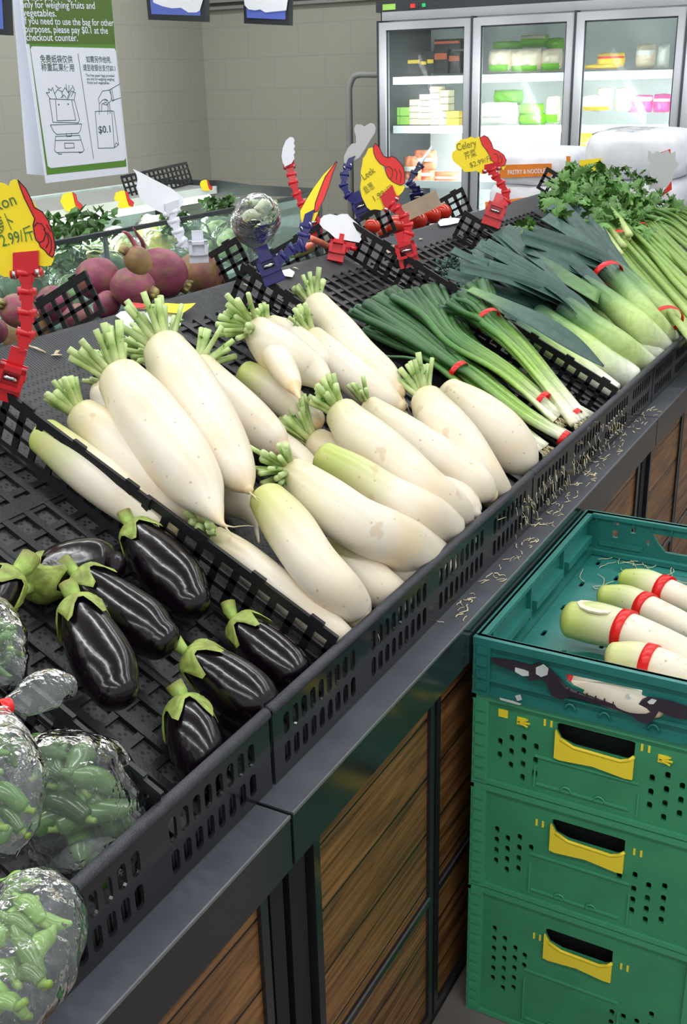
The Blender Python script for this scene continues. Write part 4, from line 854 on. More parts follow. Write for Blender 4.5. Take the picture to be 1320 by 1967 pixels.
# 8 celery sign
B8 = tl(3.025, .66, .09); N8 = (-.85, -.5, .15)
clip('red_plastic', chainpx([(958, 400), (975, 385), (972, 368), (962, 352), (952, 338), (945, 326)], B8, N8), (onp(957, 392, B8, N8), onp(944, 430, B8, N8)-onp(957, 395, B8, N8), .055, .065), 'red sign clip holding the celery sign', (onp(958, 320, B8, N8)-onp(932, 326, B8, N8), (0, 0, 1), .045, .018))
card([(868, 300), (870, 292), (876, 288), (876, 276), (886, 268), (898, 266), (905, 262), (912, 266), (920, 262), (935, 280), (950, 300), (972, 318), (968, 326), (955, 322), (942, 326), (935, 332), (925, 334), (915, 328), (905, 330), (892, 330), (886, 322), (876, 314), (870, 308)], onp(945, 322, B8, N8), N8, 'yellow_card', 'yellow cloud-shaped price sign with a red hand, handwritten Celery', hand=[(922, 265), (930, 260), (938, 264), (944, 274), (948, 286), (958, 290), (968, 298), (973, 308), (970, 318), (962, 320), (952, 314), (944, 308), (940, 298), (934, 288), (926, 278)],
     strokes=[[(948, 296), (954, 296), (958, 304), (956, 312)], [(960, 298), (965, 306), (963, 314)]], texts=[('Celery', (879, 290), (916, 280), 13), ('芹菜', (894, 306), (916, 298), 13), ('$2.99/斤', (904, 322), (946, 308), 11)], ink='pen_ink')
# 9 navy clip behind the tomatoes
B9 = PX(800, 385, 3.405); N9 = (-.8, -.55, .2)
clip('navy_plastic', chainpx([(800, 366), (792, 356), (786, 350), (796, 332), (808, 318)], B9, N9), (onp(800, 368, B9, N9), Vector((.3, 0, -1)), .045, .04), 'thin dark navy sign clip behind the tomatoes', (onp(812, 312, B9, N9)-onp(806, 320, B9, N9), onp(816, 303, B9, N9)-onp(808, 316, B9, N9), .012, .03))
card([(804, 318), (812, 302), (824, 286), (829, 278), (830, 284), (820, 300), (808, 320)], onp(808, 316, B9, N9), (-.8, -.3, .3), 'white_card', 'thin white card seen edge-on above the navy clip', name='sign_card')
# 10 grey cut-out sign by the flour sacks
p10 = PX(1280, 340, 4.6)
card([(1246, 288), (1254, 296), (1262, 290), (1270, 294), (1284, 288), (1288, 296), (1298, 290), (1298, 306), (1304, 316), (1296, 328), (1292, 345), (1280, 362), (1268, 372), (1260, 362), (1246, 364), (1254, 350), (1248, 334), (1252, 318), (1244, 306)], p10, (-1, -.3, .2), 'grey_card', 'grey jagged burst-shaped sign back in front of the flour sacks', name='sign_card')
MB().tube([onp(1276, 360, p10, (-1, -.3, .2)), onp(1268, 378, p10, (-1, -.3, .2)), Vector((4.42, PX(1268, 378, 4.4).y, .9))], .004, 8).build('sign_post', 'chrome', label='thin post under the grey jagged sign by the sacks', cat='post')
# 11 tags lying on the ridge liner
def flatcard(poly, m, label, h=.004, plane=PS, N=NF, hand=None):
    P = plane(*poly[0], h); card(poly, P, N, m, label, name='paper_tag', cat='paper tag', hand=hand)
flatcard([(222, 606), (232, 598), (250, 596), (268, 598), (290, 598), (305, 596), (322, 597), (338, 603), (345, 606), (340, 611), (352, 613), (346, 618), (350, 623), (338, 627), (322, 628), (300, 630), (275, 628), (250, 632), (232, 628), (238, 622), (228, 620), (232, 613)], 'white_card', 'white jagged paper tag lying on the ridge behind the scarred radish', .006)
flatcard([(242, 580), (260, 582), (290, 584), (320, 582), (350, 584), (376, 582), (368, 590), (350, 602), (325, 600), (300, 592), (270, 592), (246, 592)], 'yellow_card', 'yellow tag with a red end lying beside the white tag', .016, hand=[(242, 580), (262, 582), (282, 585), (278, 592), (262, 593), (244, 592)])
flatcard([(842, 428), (850, 420), (872, 418), (884, 420), (880, 428), (862, 432), (846, 434)], 'white_card', 'small white tag on the ridge right of the tomatoes', .006)
flatcard([(540, 520), (556, 516), (566, 522), (562, 532), (548, 530)], 'white_card', 'scrap of white paper beside the blue clip', .006)
flatcard([(740, 478), (756, 470), (770, 474), (764, 482), (745, 486)], 'cardboard', 'tan cardboard scrap lying on the ridge below the leek sign', .006)

# ================================================================== refrigerated case behind the stand
YC0, YC1, YC2 = 2.7, 3.3, 3.75; xe = 4.66; zr = PY(438, 404, YC0).z
t = thing('refrigerated_case', 'long glass-fronted refrigerated vegetable case with light tube, in front of the left wall', 'display case', (2.6, 3.2, 0))
MB().box((.2, YC0+.02, 0), (xe, YC2, .84)).build('base', 'case_grey', t)
MB().box((.2, YC2-.05, .78), (xe, YC2, 1.17)).build('back_panel', 'case_liner', t)
MB().box((.2, YC0+.04, .84), (xe-.02, YC2-.05, .86)).build('deck', 'case_liner', t)
MB().bar((.2, YC0, zr), (xe, YC0, zr), .022, .016).bar((.2, YC0, .80), (xe, YC0, .80), .03, .03).build('front_rail', 'case_dark', t)
MB().box((.22, YC0-.003, .81), (xe, YC0+.003, zr-.01)).build('front_glass', 'case_glass', t)
for x in (1.2, 2.15, 3.1, 4.05): MB().box((x-.008, YC0-.005, .81), (x+.008, YC0+.006, zr)).build('glass_post', 'case_grey', t)
zc = PY(300, 385, YC1).z
MB().prism([Vector((.2, y, z)) for y, z in ((YC1, zc-.012), (YC2, zc+.0), (YC2, zc+.03), (YC1, zc+.022))], (1, 0, 0), xe+.08-.2).build('canopy', 'pipe_grey', t)
MB().box((2.5, YC1-.006, zc-.012), (xe+.09, YC1+.002, zc+.024)).build('canopy_edge', 'fridge_white', t)
for a, b in ((2.6, 3.72), (3.78, 4.62)): MB().tube([(a, YC1+.02, zc-.03), (b, YC1+.02, zc-.03)], .016, 10).build('light_tube', 'tube', t)
for a in (2.2, 3.2, 4.1):
    ld = bpy.data.lights.new('case_light', 'AREA'); ld.shape = 'RECTANGLE'; ld.size = .9; ld.size_y = .06; ld.energy = 9
    lo = bpy.data.objects.new('case_light', ld); COL.objects.link(lo); lo.parent = t; lo.location = Vector((a, YC1-.01, zc-.05))-WL[t.name]; lo.rotation_euler = (-.25, 0, 0)
z2 = PY(400, 393, YC1-.05).z
MB().prism([Vector((xe, y, z)) for y, z in ((YC0, zr+.02), (YC0, .8), (YC2, .8), (YC2, zc+.05), (YC1, zc+.05), (YC1-.2, zc+.03))], (1, 0, 0), .03, [[Vector((xe, y, z)) for y, z in ((YC0+.05, zr-.02), (YC1-.1, zc-.02), (YC2-.1, zc-.03), (YC2-.1, .86), (YC0+.05, .86))]]).build('end_frame', 'case_dark', t)
MB().box((xe+.01, YC0+.05, .86), (xe+.014, YC2-.1, zc-.03)).build('end_glass', 'case_glass', t)
MB().box((.3, YC0+.2, .95), (xe-.05, YC0+.215, .955)).bar((.3, YC0+.2, .95), (xe-.05, YC0+.2, .95), .012, .012).build('wire_rail', 'chrome', t)
# bags of greens inside the case
rr = random.Random(21); k = 0
x = 1.55
kinds = ['pale leafy', 'yellow and green', 'dark leafy', 'light cabbage']
while x < 4.55:
    for row in range(3):
        y = 2.86+row*.23+rr.uniform(-.03, .03); w = rr.uniform(.075, .11); c = Vector((x+rr.uniform(-.04, .04), y, .87+w*.75+row*.02)); q = rr.randrange(4)
        pc = [(150, 170, 110), (186, 176, 80), (62, 96, 50), (190, 206, 150)][q]; cc = lin(pc)
        o = thing('greens_bag', 'clear bag of %s vegetables in the refrigerated case' % kinds[q], 'bagged vegetables', c-Vector((0, 0, w*.75)), 'bags in the refrigerated case')
        sd = rr.uniform(0, 50); MB().ball(c, (w*.78, w*.62, w*.62), 18, 12, lambda th, a: tuple(v*(1+.9*noise.noise(Vector((th*3, a*2, sd)))) for v in cc[:3])+(1,), None, lambda v, th, a: v*(1+.35*noise.noise(v*28+Vector((sd, 0, 0))))).build('greens', 'leaf', o)
        MB().ball(c+Vector((0, 0, w*.06)), (w, w*.8, w*.8), 20, 14, None, None, lambda v, th, a: v*(1+.22*noise.noise(v*24+Vector((0, sd, 0))))).build('film', 'bag_film', o)
    x += .215
def herb(px, py, y, s, seed, lab):
    rr = random.Random(seed); c = PY(px, py, y); mb = MB()
    for k in range(90):
        o = c+Vector((rr.uniform(-1, 1)*s*1.6, rr.uniform(-.4, .4)*s, rr.uniform(-.6, .6)*s)); d = Vector((rr.uniform(-1, 1), rr.uniform(-1, 0), rr.uniform(-.5, 1))).normalized(); j = rr.uniform(.5, 1.3)
        mb.ribbon([o, o+d*.02, o+d*.045], [.004, .016, .003], (rr.uniform(-1, 1), rr.uniform(-1, 1), .2), [tuple(v*j for v in lin((64, 104, 44))[:3])+(1,)]*3, .3)
    mb.build('leafy_greens', 'leaf', label=lab, cat='leafy vegetable', group='loose greens in the case')
herb(155, 440, 3.0, .10, 1, 'dark green herb heap in the case below the light tube, left of the white sign')
herb(118, 445, 3.1, .09, 2, 'leafy greens just right of the big yellow sign')
herb(330, 432, 3.1, .06, 3, 'dark leaf clump behind the white clip')
herb(415, 400, 3.1, .06, 4, 'green leaves under the canopy end of the case')
herb(120, 490, 2.85, .10, 5, 'long green stems behind the case glass, above the pink beets')
# leaning dark net and tags on the canopy
a = PY(247, 382, YC1+.1); b = PY(370, 352, YC1+.1); mb = MB(); u = (b-a); n = 15
for i in range(n+1): mb.bar(a+u*i/n, a+u*i/n+Vector((0, .03, .095)), .008, .006)
for i in range(5): mb.bar(a+Vector((0, .0075*i, .024*i)), b+Vector((0, .0075*i, .024*i)), .006, .008)
mb.bar(a+Vector((0, .03, .097)), b+Vector((0, .03, .097)), .012, .012).build('lattice_panel', 'black_plastic', label='black lattice panel leaning on top of the refrigerated case', cat='divider')
for cx_, cy_, s, lab in ((137, 388, 21, 'leftmost small yellow price tag on the case canopy'), (238, 383, 19, 'tilted small yellow price tag on the case canopy beside the lattice panel'), (396, 356, 12, 'tiny yellow price tag at the end of the case canopy')):
    P = PY(cx_, cy_, YC1-.012)
    card([(cx_-s, cy_-2), (cx_-s*.8, cy_-s*.7), (cx_-s*.2, cy_-s*.9), (cx_+s*.2, cy_-s*.85), (cx_+s*.5, cy_-s*.2), (cx_+s, cy_+s*.4), (cx_+s*.8, cy_+s*.8), (cx_, cy_+s*.9), (cx_-s*.6, cy_+s*.75)], P, (-.3, -1, .25), 'yellow_card', lab, cat='price tag', name='price_tag', grp='price tags on the case', hand=[(cx_+s*.1, cy_-s*.9), (cx_+s*.4, cy_-s*.7), (cx_+s*.55, cy_-s*.1), (cx_+s, cy_+s*.3), (cx_+s*.9, cy_+s*.75), (cx_+s*.5, cy_+s*.6), (cx_+s*.3, cy_)])

# ================================================================== hanging poster
YP = 2.2; NP = Vector((0, -1, 0))
def pp(x, y, yy=YP): return PY(x, y, yy)
t = thing('paper_bag_notice', 'green and white hanging notice about paper bags for weighing produce', 'poster', pp(165, 342))
tl_, tr_ = pp(25, -90), pp(203, -110)
MB().prism([pp(88, 352), pp(247, 333), tr_, tl_], -NP, .001).build('sheet', 'poster_white', t)
def quad(pts, m, n, off): MB().prism([pp(*p)+NP*off for p in pts], NP, .0003).build(n, m, t)
quad([(90, 336), (243, 320), (205, -100), (33, -90)], 'poster_green', 'green_panel', .0002)
quad([(51, 84), (221, 85), (202, -105), (36, -95)], 'poster_green_dark', 'text_panel', .0006)
quad([(58, 94), (61, 89), (219, 93), (222, 98), (241, 303), (238, 308), (97, 323), (91, 319)], 'poster_white', 'white_panel', .0010)
for i, (s, a, b, h) in enumerate([('The free paper bags provided are', (34, 2), (204, -2), 12), ('only for weighing fruits and', (40, 15), (182, 17), 13), ('vegetables.', (43, 31), (108, 32), 13), ('If you need to use the bag for other', (45, 46), (218, 50), 13), ('purposes, please pay $0.1 at the', (48, 62), (207, 65), 13), ('checkout counter.', (50, 78), (149, 79), 13)]):
    text(s, pp(*a), pp(*b), NP, h*depth(pp(*a))/F, 'poster_white', t, 'notice_text', off=.0016, bold=.012)
for s, a, b, h in [('免费纸袋仅供', (77, 119), (139, 120), 13), ('称重蔬果使用', (79, 135), (142, 136), 13), ('如需另作他用,', (165, 119), (213, 120), 11), ('请至收银台支付$0.1', (159, 135), (221, 136), 11), ('The free paper bags provided', (164, 147), (219, 148), 5), ('are only for weighing weighing', (166, 154), (219, 155), 5), ('fruits and vegetables.', (167, 161), (210, 162), 5)]:
    text(s, pp(*a), pp(*b), NP, h*depth(pp(*a))/F, 'poster_line', t, 'notice_text', off=.0016, bold=.012)
text('$0.1', pp(189, 256), pp(212, 254), NP, 13*depth(pp(189, 256))/F, 'poster_line', t, 'notice_text', off=.0016, bold=.015)
dr = [[(149, 103), (179, 305)], [(94, 190), (101, 235), (150, 236), (152, 230), (142, 192), (94, 190)], [(106, 192), (109, 232), (145, 231), (137, 193)], [(96, 240), (156, 238), (154, 250), (150, 256), (108, 258), (102, 252), (96, 240)], [(106, 262), (152, 260), (161, 288), (158, 292), (107, 293), (104, 288), (106, 262)], [(106, 270), (154, 269)], [(123, 275), (141, 275), (142, 284), (124, 285), (123, 275)], [(110, 293), (112, 296), (118, 296)], [(150, 292), (152, 294), (158, 292)], [(127, 256), (127, 262), (136, 262), (137, 256)],
      [(96, 190), (92, 184), (88, 178), (94, 178), (92, 170), (98, 174), (100, 168), (104, 180), (108, 190)], [(104, 180), (110, 172), (118, 176), (120, 188)], [(106, 164), (112, 170), (116, 168)], [(118, 178), (124, 168), (132, 180), (128, 190)], [(130, 190), (136, 175), (144, 178), (142, 190)], [(126, 162), (128, 175)], [(132, 164), (131, 178), (138, 168)], [(138, 164), (142, 172), (136, 186)], [(116, 188), (122, 182), (126, 188)],
      [(182, 214), (188, 285), (219, 284), (214, 213), (182, 214)], [(214, 213), (218, 214), (227, 278), (219, 284)], [(219, 284), (222, 274), (227, 278)], [(190, 220), (190, 200), (196, 192), (205, 192), (210, 202), (211, 218)], [(194, 214), (195, 200), (203, 196), (207, 204), (206, 220)], [(190, 198), (188, 190), (196, 175), (209, 173), (214, 186), (212, 194), (204, 202), (198, 200)], [(200, 190), (206, 194)], [(209, 173), (230, 161)], [(215, 193), (231, 188)], [(211, 172), (215, 194), (218, 193), (214, 171)]]
lines(MB(), [[pp(*q) for q in l] for l in dr], .0019, NP, .0017).build('line_drawing', 'poster_line', t)
MB().tube([pp(112, 201)+NP*.0015, pp(112, 201)+NP*.0022], .0022, 8).tube([pp(130, 200)+NP*.0015, pp(130, 200)+NP*.0022], .0022, 8).build('bag_eyelets', 'poster_line', t)
MB().tube([pp(60, -95)+Vector((0, .002, 0)), pp(60, -95)+Vector((0, .002, 1.0))], .0015, 6).tube([pp(180, -105)+Vector((0, .002, 0)), pp(180, -105)+Vector((0, .002, 1.0))], .0015, 6).build('hanging_string', 'white_plastic', t)
Pb = PY(60, 300, YP+.06); Nb_ = (-.35, -1, 0)
MB().prism([onp(*q, Pb, Nb_) for q in ((52, 334), (90, 338), (70, -100), (18, -90))], (0, 1, 0), .001).build('poster_backing', 'poster_white', label='blank pale sheet hanging just behind the green notice', cat='poster')

# ================================================================== hanging screens
def screen(poly, x, label, mask_poly, seed):
    P = [PX(px_, py_, x) for px_, py_ in poly]; t = thing('hanging_screen', label, 'screen', P[0], 'screens hanging from the ceiling')
    MB().prism(P, (1, 0, 0), .03).build('housing', 'fridge_dark', t); c = sum(P, Vector())/4
    Q = [c+(p-c)*.86-Vector((.002, 0, 0)) for p in P]; Q = [Vector((q.x, q.y, q.z+.004)) for q in Q]
    MB().prism(Q, (1, 0, 0), .0015).build('display', 'screen_blue', t)
    if mask_poly: MB().prism([PX(a, b, x-.004) for a, b in mask_poly], (-1, 0, 0), .0008).build('logo_mask', 'white_card', t)  # added white patch where the screen's logo is blanked out
    top = max(p.z for p in P); MB().box((x+.01, c.y-.012, top), (x+.03, c.y+.012, ZC)).build('hanger', 'fridge_dark', t)
screen([(285, 38), (394, 42), (392, -90), (272, -95)], 3.6, 'hanging dark-framed blue screen with a white blanked-out patch, right of the notice', [(292, -10), (295, 5), (312, 12), (330, 16), (348, 15), (356, 20), (362, 24), (378, 24), (384, 20), (390, 0), (388, -60), (292, -60)], 1)
screen([(469, 45), (555, 49), (556, -80), (464, -85)], 3.9, 'hanging dark-framed screen furthest right, lower edge in view', [(468, -10), (470, 10), (478, 18), (490, 20), (500, 18), (510, 24), (530, 22), (550, 20), (553, 0), (550, -60), (470, -60)], 2)
screen([(-80, 62), (15, 68), (8, -70), (-90, -75)], 3.2, 'hanging blue screen cut by the left frame edge', None, 3)

# ================================================================== glass door fridge
XF = 6.0; ZT = 2.035; yl, yr_ = 3.065, -.62
t = thing('glass_door_fridge', 'tall grey upright fridge with four glass doors along the far wall', 'fridge', (6.35, (yl+yr_)/2, 0))
MB().box((XF+.06, yl-.03, .02), (6.72, yl, ZT)).box((XF+.06, yr_, .02), (6.72, yr_+.03, ZT)).build('side_panel', 'fridge_dark', t)
MB().box((6.69, yr_+.03, .1), (6.72, yl-.03, ZT-.08)).build('back_panel', 'fridge_inner', t)
MB().box((XF+.06, yr_+.03, .02), (6.70, yl-.03, .30)).build('plinth', 'fridge_dark', t)
MB().box((XF+.0, yr_, ZT-.045), (6.72, yl, ZT+.01)).build('header', 'fridge_dark', t)
MB().box((XF-.004, yr_, ZT-.09), (6.70, yl-.04, ZT-.045)).build('top_rail', 'fridge_grey', t)
MB().box((XF-.004, 2.80, ZT-.035), (XF, 2.87, ZT-.005)).build('temperature_display', 'fridge_dark', t)
MB().box((XF-.006, 2.82, ZT-.03), (XF-.001, 2.845, ZT-.012)).build('red_digits', 'led_red', t); MB().box((XF-.006, 2.755, ZT-.03), (XF-.001, 2.775, ZT-.012)).build('green_lamp', 'led_green', t)
MB().box((XF-.006, 2.94, ZT-.035), (XF-.001, 3.02, ZT-.005)).build('badge', 'pack_9', t)
ed = [3.045, 2.470, 1.893, 1.322, .75, .17]
for i in range(5):
    a, b = ed[i], ed[i+1]; d = MB(); s = .04; z0, z1 = .32, ZT-.10
    d.box((XF-.03, a-s-.012, z0), (XF+.02, a-.012, z1)).box((XF-.03, b, z0), (XF+.02, b+s, z1)).box((XF-.03, b+s, z1-s), (XF+.02, a-s-.012, z1)).box((XF-.03, b+s, z0), (XF+.02, a-s-.012, z0+s))
    dd = d.build('door', 'fridge_grey', t)
    MB().box((XF-.006, b+s, z0+s), (XF-.001, a-s-.012, z1-s)).build('glass_pane', 'glass', dd)
    MB().box((XF-.016, b+s, z0+s), (XF-.008, b+s+.008, z1-s)).box((XF-.016, a-s-.02, z0+s), (XF-.008, a-s-.012, z1-s)).box((XF-.016, b+s, z1-s-.008), (XF-.008, a-s-.012, z1-s)).build('gasket', 'fridge_dark', dd)
    MB().box((XF-.035, a-.012, z0-.1), (XF+.03, a, ZT-.09)).build('mullion', 'fridge_dark', t)
    MB().bar((XF+.07, b+.03, .36), (XF+.07, b+.03, 1.85), .02, .02).build('light_strip', 'tube_dim', t)
    ld = bpy.data.lights.new('strip_light', 'AREA'); ld.shape = 'RECTANGLE'; ld.size = .05; ld.size_y = 1.4; ld.energy = 9.0; ld.color = (.96, .98, 1)
    lo = bpy.data.objects.new('strip_light', ld); COL.objects.link(lo); lo.parent = t; lo.location = Vector((XF+.1, b+.06, 1.28))-WL[t.name]; lo.rotation_euler = Vector((.6, .55, 0)).to_track_quat('-Z', 'Z').to_euler()
ZSH = [1.645, 1.375, 1.065, .76, .48]
for z in ZSH: MB().box((XF+.14, yr_+.04, z-.03), (6.68, yl-.04, z-.018)).box((XF+.13, yr_+.04, z-.038), (XF+.145, yl-.04, z+.004)).build('shelf', 'shelf_white', t)
def pack(x0, y0, x1, y1, x, m, label, bands=(), depth_=.07, box=False, grp='packets in the fridge', name='food_packet'):
    a = PX(x0, y1, x); b = PX(x1, y0, x); c = (a+b)/2; w = abs(a.y-b.y)/2; h = abs(b.z-a.z)/2
    t = thing(name, label, 'packet', (x, c.y, c.z-h), grp)
    if box: MB().box((x-depth_/2, c.y-w, c.z-h), (x+depth_/2, c.y+w, c.z+h)).build('body', m, t)
    else:
        mb = MB(); n = 14; vs = []; fs = []
        for s in (-1, 1):
            for i in range(n+1):
                for j in range(n+1):
                    u = 2*i/n-1; v = 2*j/n-1; bul = max(0, (1-abs(u)**3)*(1-abs(v)**3))**.6; nz = noise.noise(Vector((u*2.2, v*2.2, c.y*9+s*3)))
                    vs.append((x+s*depth_/2*bul*(1+.3*nz), c.y-w*u*(1-.08*v*v), c.z+h*v*(1-.06*u*u)+.004*nz))
        for k, s in enumerate((-1, 1)):
            for i in range(n):
                for j in range(n):
                    q = k*(n+1)**2+i*(n+1)+j; f = (q, q+1, q+n+2, q+n+1); fs.append(f if s < 0 else f[::-1])
        mb.add(vs, fs, None, True).build('body', m, t)
    for (m2, v0, v1) in bands:      # printed band across the front
        n = 10; mb = MB(); vs = []
        for i in range(n+1):
            for v in (v0, (v0+v1)/2, v1):
                u = 2*i/n-1; bul = 1 if box else max(0, (1-abs(u)**3)*(1-abs(v)**3))**.6; vs.append((x-depth_/2*bul*1.25-.004, c.y-w*u*(.97-.08*v*v), c.z+h*v*(1-.06*u*u)))
        mb.add(vs, [(i*3+j, i*3+j+1, i*3+j+4, i*3+j+3) for i in range(n) for j in range(2)], None, True).build('printed_band', m2, t)
# door 1
for k, (x0, y0, x1, y1) in enumerate([(788, 100, 812, 140), (800, 104, 824, 141), (815, 98, 838, 141), (836, 92, 864, 141), (838, 74, 888, 96), (862, 98, 888, 141)]):
    pack(x0, y0, x1, y1, XF+.30+.012*k, 'pack_6', 'black food tray in the first fridge door, %s' % ['leftmost leaning', 'second leaning', 'third leaning', 'upright in the middle', 'on top of the pile', 'right by the door edge'][k], [('pack_8', .1, .6)] if k > 2 else [('pack_3', -.1, .25)], .05, True, 'black trays in the fridge', 'food_tray')
for cidx, (xx, n, top) in enumerate([(793, 4, 190), (812, 5, 180), (832, 6, 165), (850, 5, 172)]):
    for r in range(n):
        y1 = 239-r*(239-top)/n; y0 = y1-(239-top)/n+1
        pack(xx, y0, xx+17, y1, XF+.26+.02*cidx, 'pack_7', 'small cream coloured box in the stacked boxes of the first fridge door', (), .09, True, 'cream boxes stacked in the fridge', 'food_box')
for k, (x0, y0, x1, y1, m) in enumerate([(757, 206, 774, 222, 9), (757, 223, 774, 239, 9), (775, 206, 791, 222, 9), (775, 223, 791, 239, 9)]): pack(x0, y0, x1, y1, XF+.25, 'pack_%d' % m, 'pale green box left of the cream boxes on the second shelf', (), .09, True, 'pale green boxes in the fridge', 'food_box')
for k, (y0, y1) in enumerate([(213, 226), (227, 240)]): pack(864, y0, 887, y1, XF+.25, 'pack_10', '%s yellow box at the right of the second shelf, first door' % ('upper', 'lower')[k], (), .09, True, 'yellow boxes in the fridge', 'food_box')
for k, (x0, y0, x1, y1) in enumerate([(776, 300, 810, 350), (795, 288, 840, 326), (800, 318, 836, 352), (835, 330, 885, 352)]): pack(x0, y0, x1, y1, XF+.24+.03*k, 'pack_5', 'orange-pink seafood bag on the third shelf, %s' % ('leftmost', 'topmost', 'lower middle', 'flat at the right')[k], [('pack_0', -.1, .25)], .08, False, 'orange seafood bags')
# door 2
for k, (x0, y0, x1, y1, m, bd) in enumerate([(938, 94, 984, 140, 2, [('pack_1', -.9, -.35)]), (980, 92, 1042, 140, 2, [('pack_1', -.9, -.45)]), (1040, 92, 1082, 138, 2, [('pack_1', -.9, -.3)]), (946, 78, 1006, 96, 1, []), (1000, 66, 1056, 92, 1, [('pack_2', .4, .9)]), (1050, 72, 1084, 100, 1, [])]):
    pack(x0, y0, x1, y1, XF+.22+(.16 if k > 2 else 0)+.01*k, 'pack_%d' % m, '%s fish ball bag on the top shelf of the second fridge door' % ('left clear and green', 'wide clear and green', 'right clear and green', 'left all-green upper', 'central all-green upper', 'right all-green upper')[k], bd, .1)
for k, (x0, y0, x1, y1, m, bd) in enumerate([(920, 196, 996, 240, 0, [('pack_0', -.2, .4)]), (948, 172, 1006, 202, 1, []), (998, 198, 1046, 220, 1, []), (996, 216, 1050, 240, 1, []), (1048, 184, 1078, 238, 2, [('pack_1', -.9, -.3)])]):
    pack(x0, y0, x1, y1, XF+.22+(.12 if k == 1 else 0)+.015*k, 'pack_%d' % m, '%s bag on the second shelf of the second fridge door' % ('white lying', 'green rear upper', 'green flat upper', 'green flat lower', 'clear and green upright')[k], bd, .1)
# door 3 and 4
for k, (x0, y0, x1, y1, m, bd) in enumerate([(1122, 122, 1190, 134, 3, []), (1146, 100, 1202, 130, 3, [('red_print', .2, .5)]), (1220, 84, 1262, 132, 2, [('pack_0', .1, .5)]), (1262, 84, 1288, 132, 0, []), (1322, 96, 1350, 130, 2, [])]):
    pack(x0, y0, x1, y1, XF+.22+.012*k, 'pack_%d' % m, '%s packet on the top shelf of the third fridge door' % ('flat yellow', 'yellow with red print', 'tall beige', 'narrow white', 'beige far right')[k], bd, .08)
for k, (x0, y0, x1, y1, m, bd) in enumerate([(1118, 182, 1178, 214, 0, [('pack_3', -.9, -.4)]), (1146, 168, 1180, 196, 2, []), (1180, 168, 1220, 214, 2, [('pack_0', .1, .6)]), (1204, 182, 1256, 216, 4, [('pack_0', .3, .8)]), (1254, 180, 1290, 216, 4, [('pack_0', .2, .5)]), (1104, 250, 1170, 285, 3, []), (1312, 185, 1340, 212, 4, [])]):
    pack(x0, y0, x1, y1, XF+.21+.014*k, 'pack_%d' % m, '%s packet in the third fridge door, second shelf' % ('white with yellow foot', 'small beige rear', 'tall beige', 'left pink', 'right pink', 'yellow lower', 'pink beyond the mullion')[k], bd, .08)

# ================================================================== flour sacks on a pallet table
TZ = PX(1000, 428, 4.95).z-.002
t = thing('steel_table', 'low steel table carrying the flour sacks, hidden behind the stand', 'table', (5.05, 1.55, 0))
MB().box((4.75, .6, TZ-.04), (5.5, 2.2, TZ)).build('table_top', 'chrome', t)
for a, b in ((4.8, .65), (5.45, .65), (4.8, 2.15), (5.45, 2.15)): MB().box((a-.02, b-.02, 0), (a+.02, b+.02, TZ-.04)).build('leg', 'chrome', t)
def sack(x0, y0, x1, y1, x, label, lab=None, dz=.26, fill=.92):
    a = PX(x0, y1, x); b = PX(x1, y0, x); c = (a+b)/2; w = abs(a.y-b.y)/2; h = abs(b.z-a.z)/2; t = thing('flour_sack', label, 'sack', (x+dz, c.y, c.z-h), 'white flour sacks')
    mb = MB(); n = 20; m = 28; vs = []
    for i in range(m+1):
        u = 2*i/m-1; e = max(0, 1-abs(u)**5)**.45
        for k in range(n):
            th = 2*math.pi*k/n; cy, sy = math.cos(th), math.sin(th); p = .55; sx = math.copysign(abs(cy)**p, cy); sz = math.copysign(abs(sy)**p, sy)
            nz = noise.noise(Vector((u*3, cy*1.5, sy*1.5+c.y*7)))*.05
            vs.append((x+dz+dz*sx*(e*.94+.06)*(1+nz), c.y-w*u, c.z+h*sz*(e*.9+.1)*(1+nz)))
    mb.add(vs, [(i*n+k, i*n+(k+1) % n, (i+1)*n+(k+1) % n, (i+1)*n+k) for i in range(m) for k in range(n)]+[tuple(range(n)), tuple(m*n+k for k in range(n))[::-1]], None, True).build('cloth', 'sack', t)
    xf = x-.006
    if lab == 'o':
        A = [(x0+.22*(x1-x0), y0+.36*(y1-y0)), (x0+.78*(x1-x0), y0+.36*(y1-y0)), (x0+.78*(x1-x0), y0+.76*(y1-y0)), (x0+.22*(x1-x0), y0+.76*(y1-y0))]
    return t
def patch(t, poly, x, m, name, tx=None, off=.012):
    MB().prism([PX(*p, x-off) for p in poly], (-1, 0, 0), .0008).build(name, m, t)
    for s, a, b, h, mm in tx or []: text(s, PX(*a, x-off), PX(*b, x-off), (-1, 0, 0), h*depth(PX(*a, x-off))/F, mm, t, off=.002, bold=.01)
s = sack(918, 352, 1098, 428, 4.95, 'lower left flour sack with orange pastry and noodle label, half hidden by dividers')
patch(s, [(932, 388), (1040, 376), (1042, 400), (934, 410)], 4.95, 'orange_print', 'printed_label', [('PASTRY & NOODLE', (985, 402), (1036, 396), 9, 'poster_white')])
s = sack(928, 288, 1098, 362, 4.95, 'upper left flour sack with orange PASTRY & NOODLE label')
patch(s, [(960, 317), (1060, 314), (1060, 338), (960, 342)], 4.95, 'orange_print', 'printed_label', [('PASTRY & NOODLE', (976, 335), (1048, 332), 8, 'poster_white')])
patch(s, [(1088, 300), (1096, 300), (1096, 340), (1090, 345)], 4.95, 'orange_print', 'end_stripe')
s = sack(1100, 345, 1312, 432, 4.9, 'lower right flour sack with a red printed mark')
patch(s, [(1268, 356), (1290, 344), (1291, 364), (1270, 378)], 4.9, 'red_print', 'red_mark')
s = sack(1102, 250, 1316, 352, 4.9, 'upper right bulging flour sack under crumpled clear film')
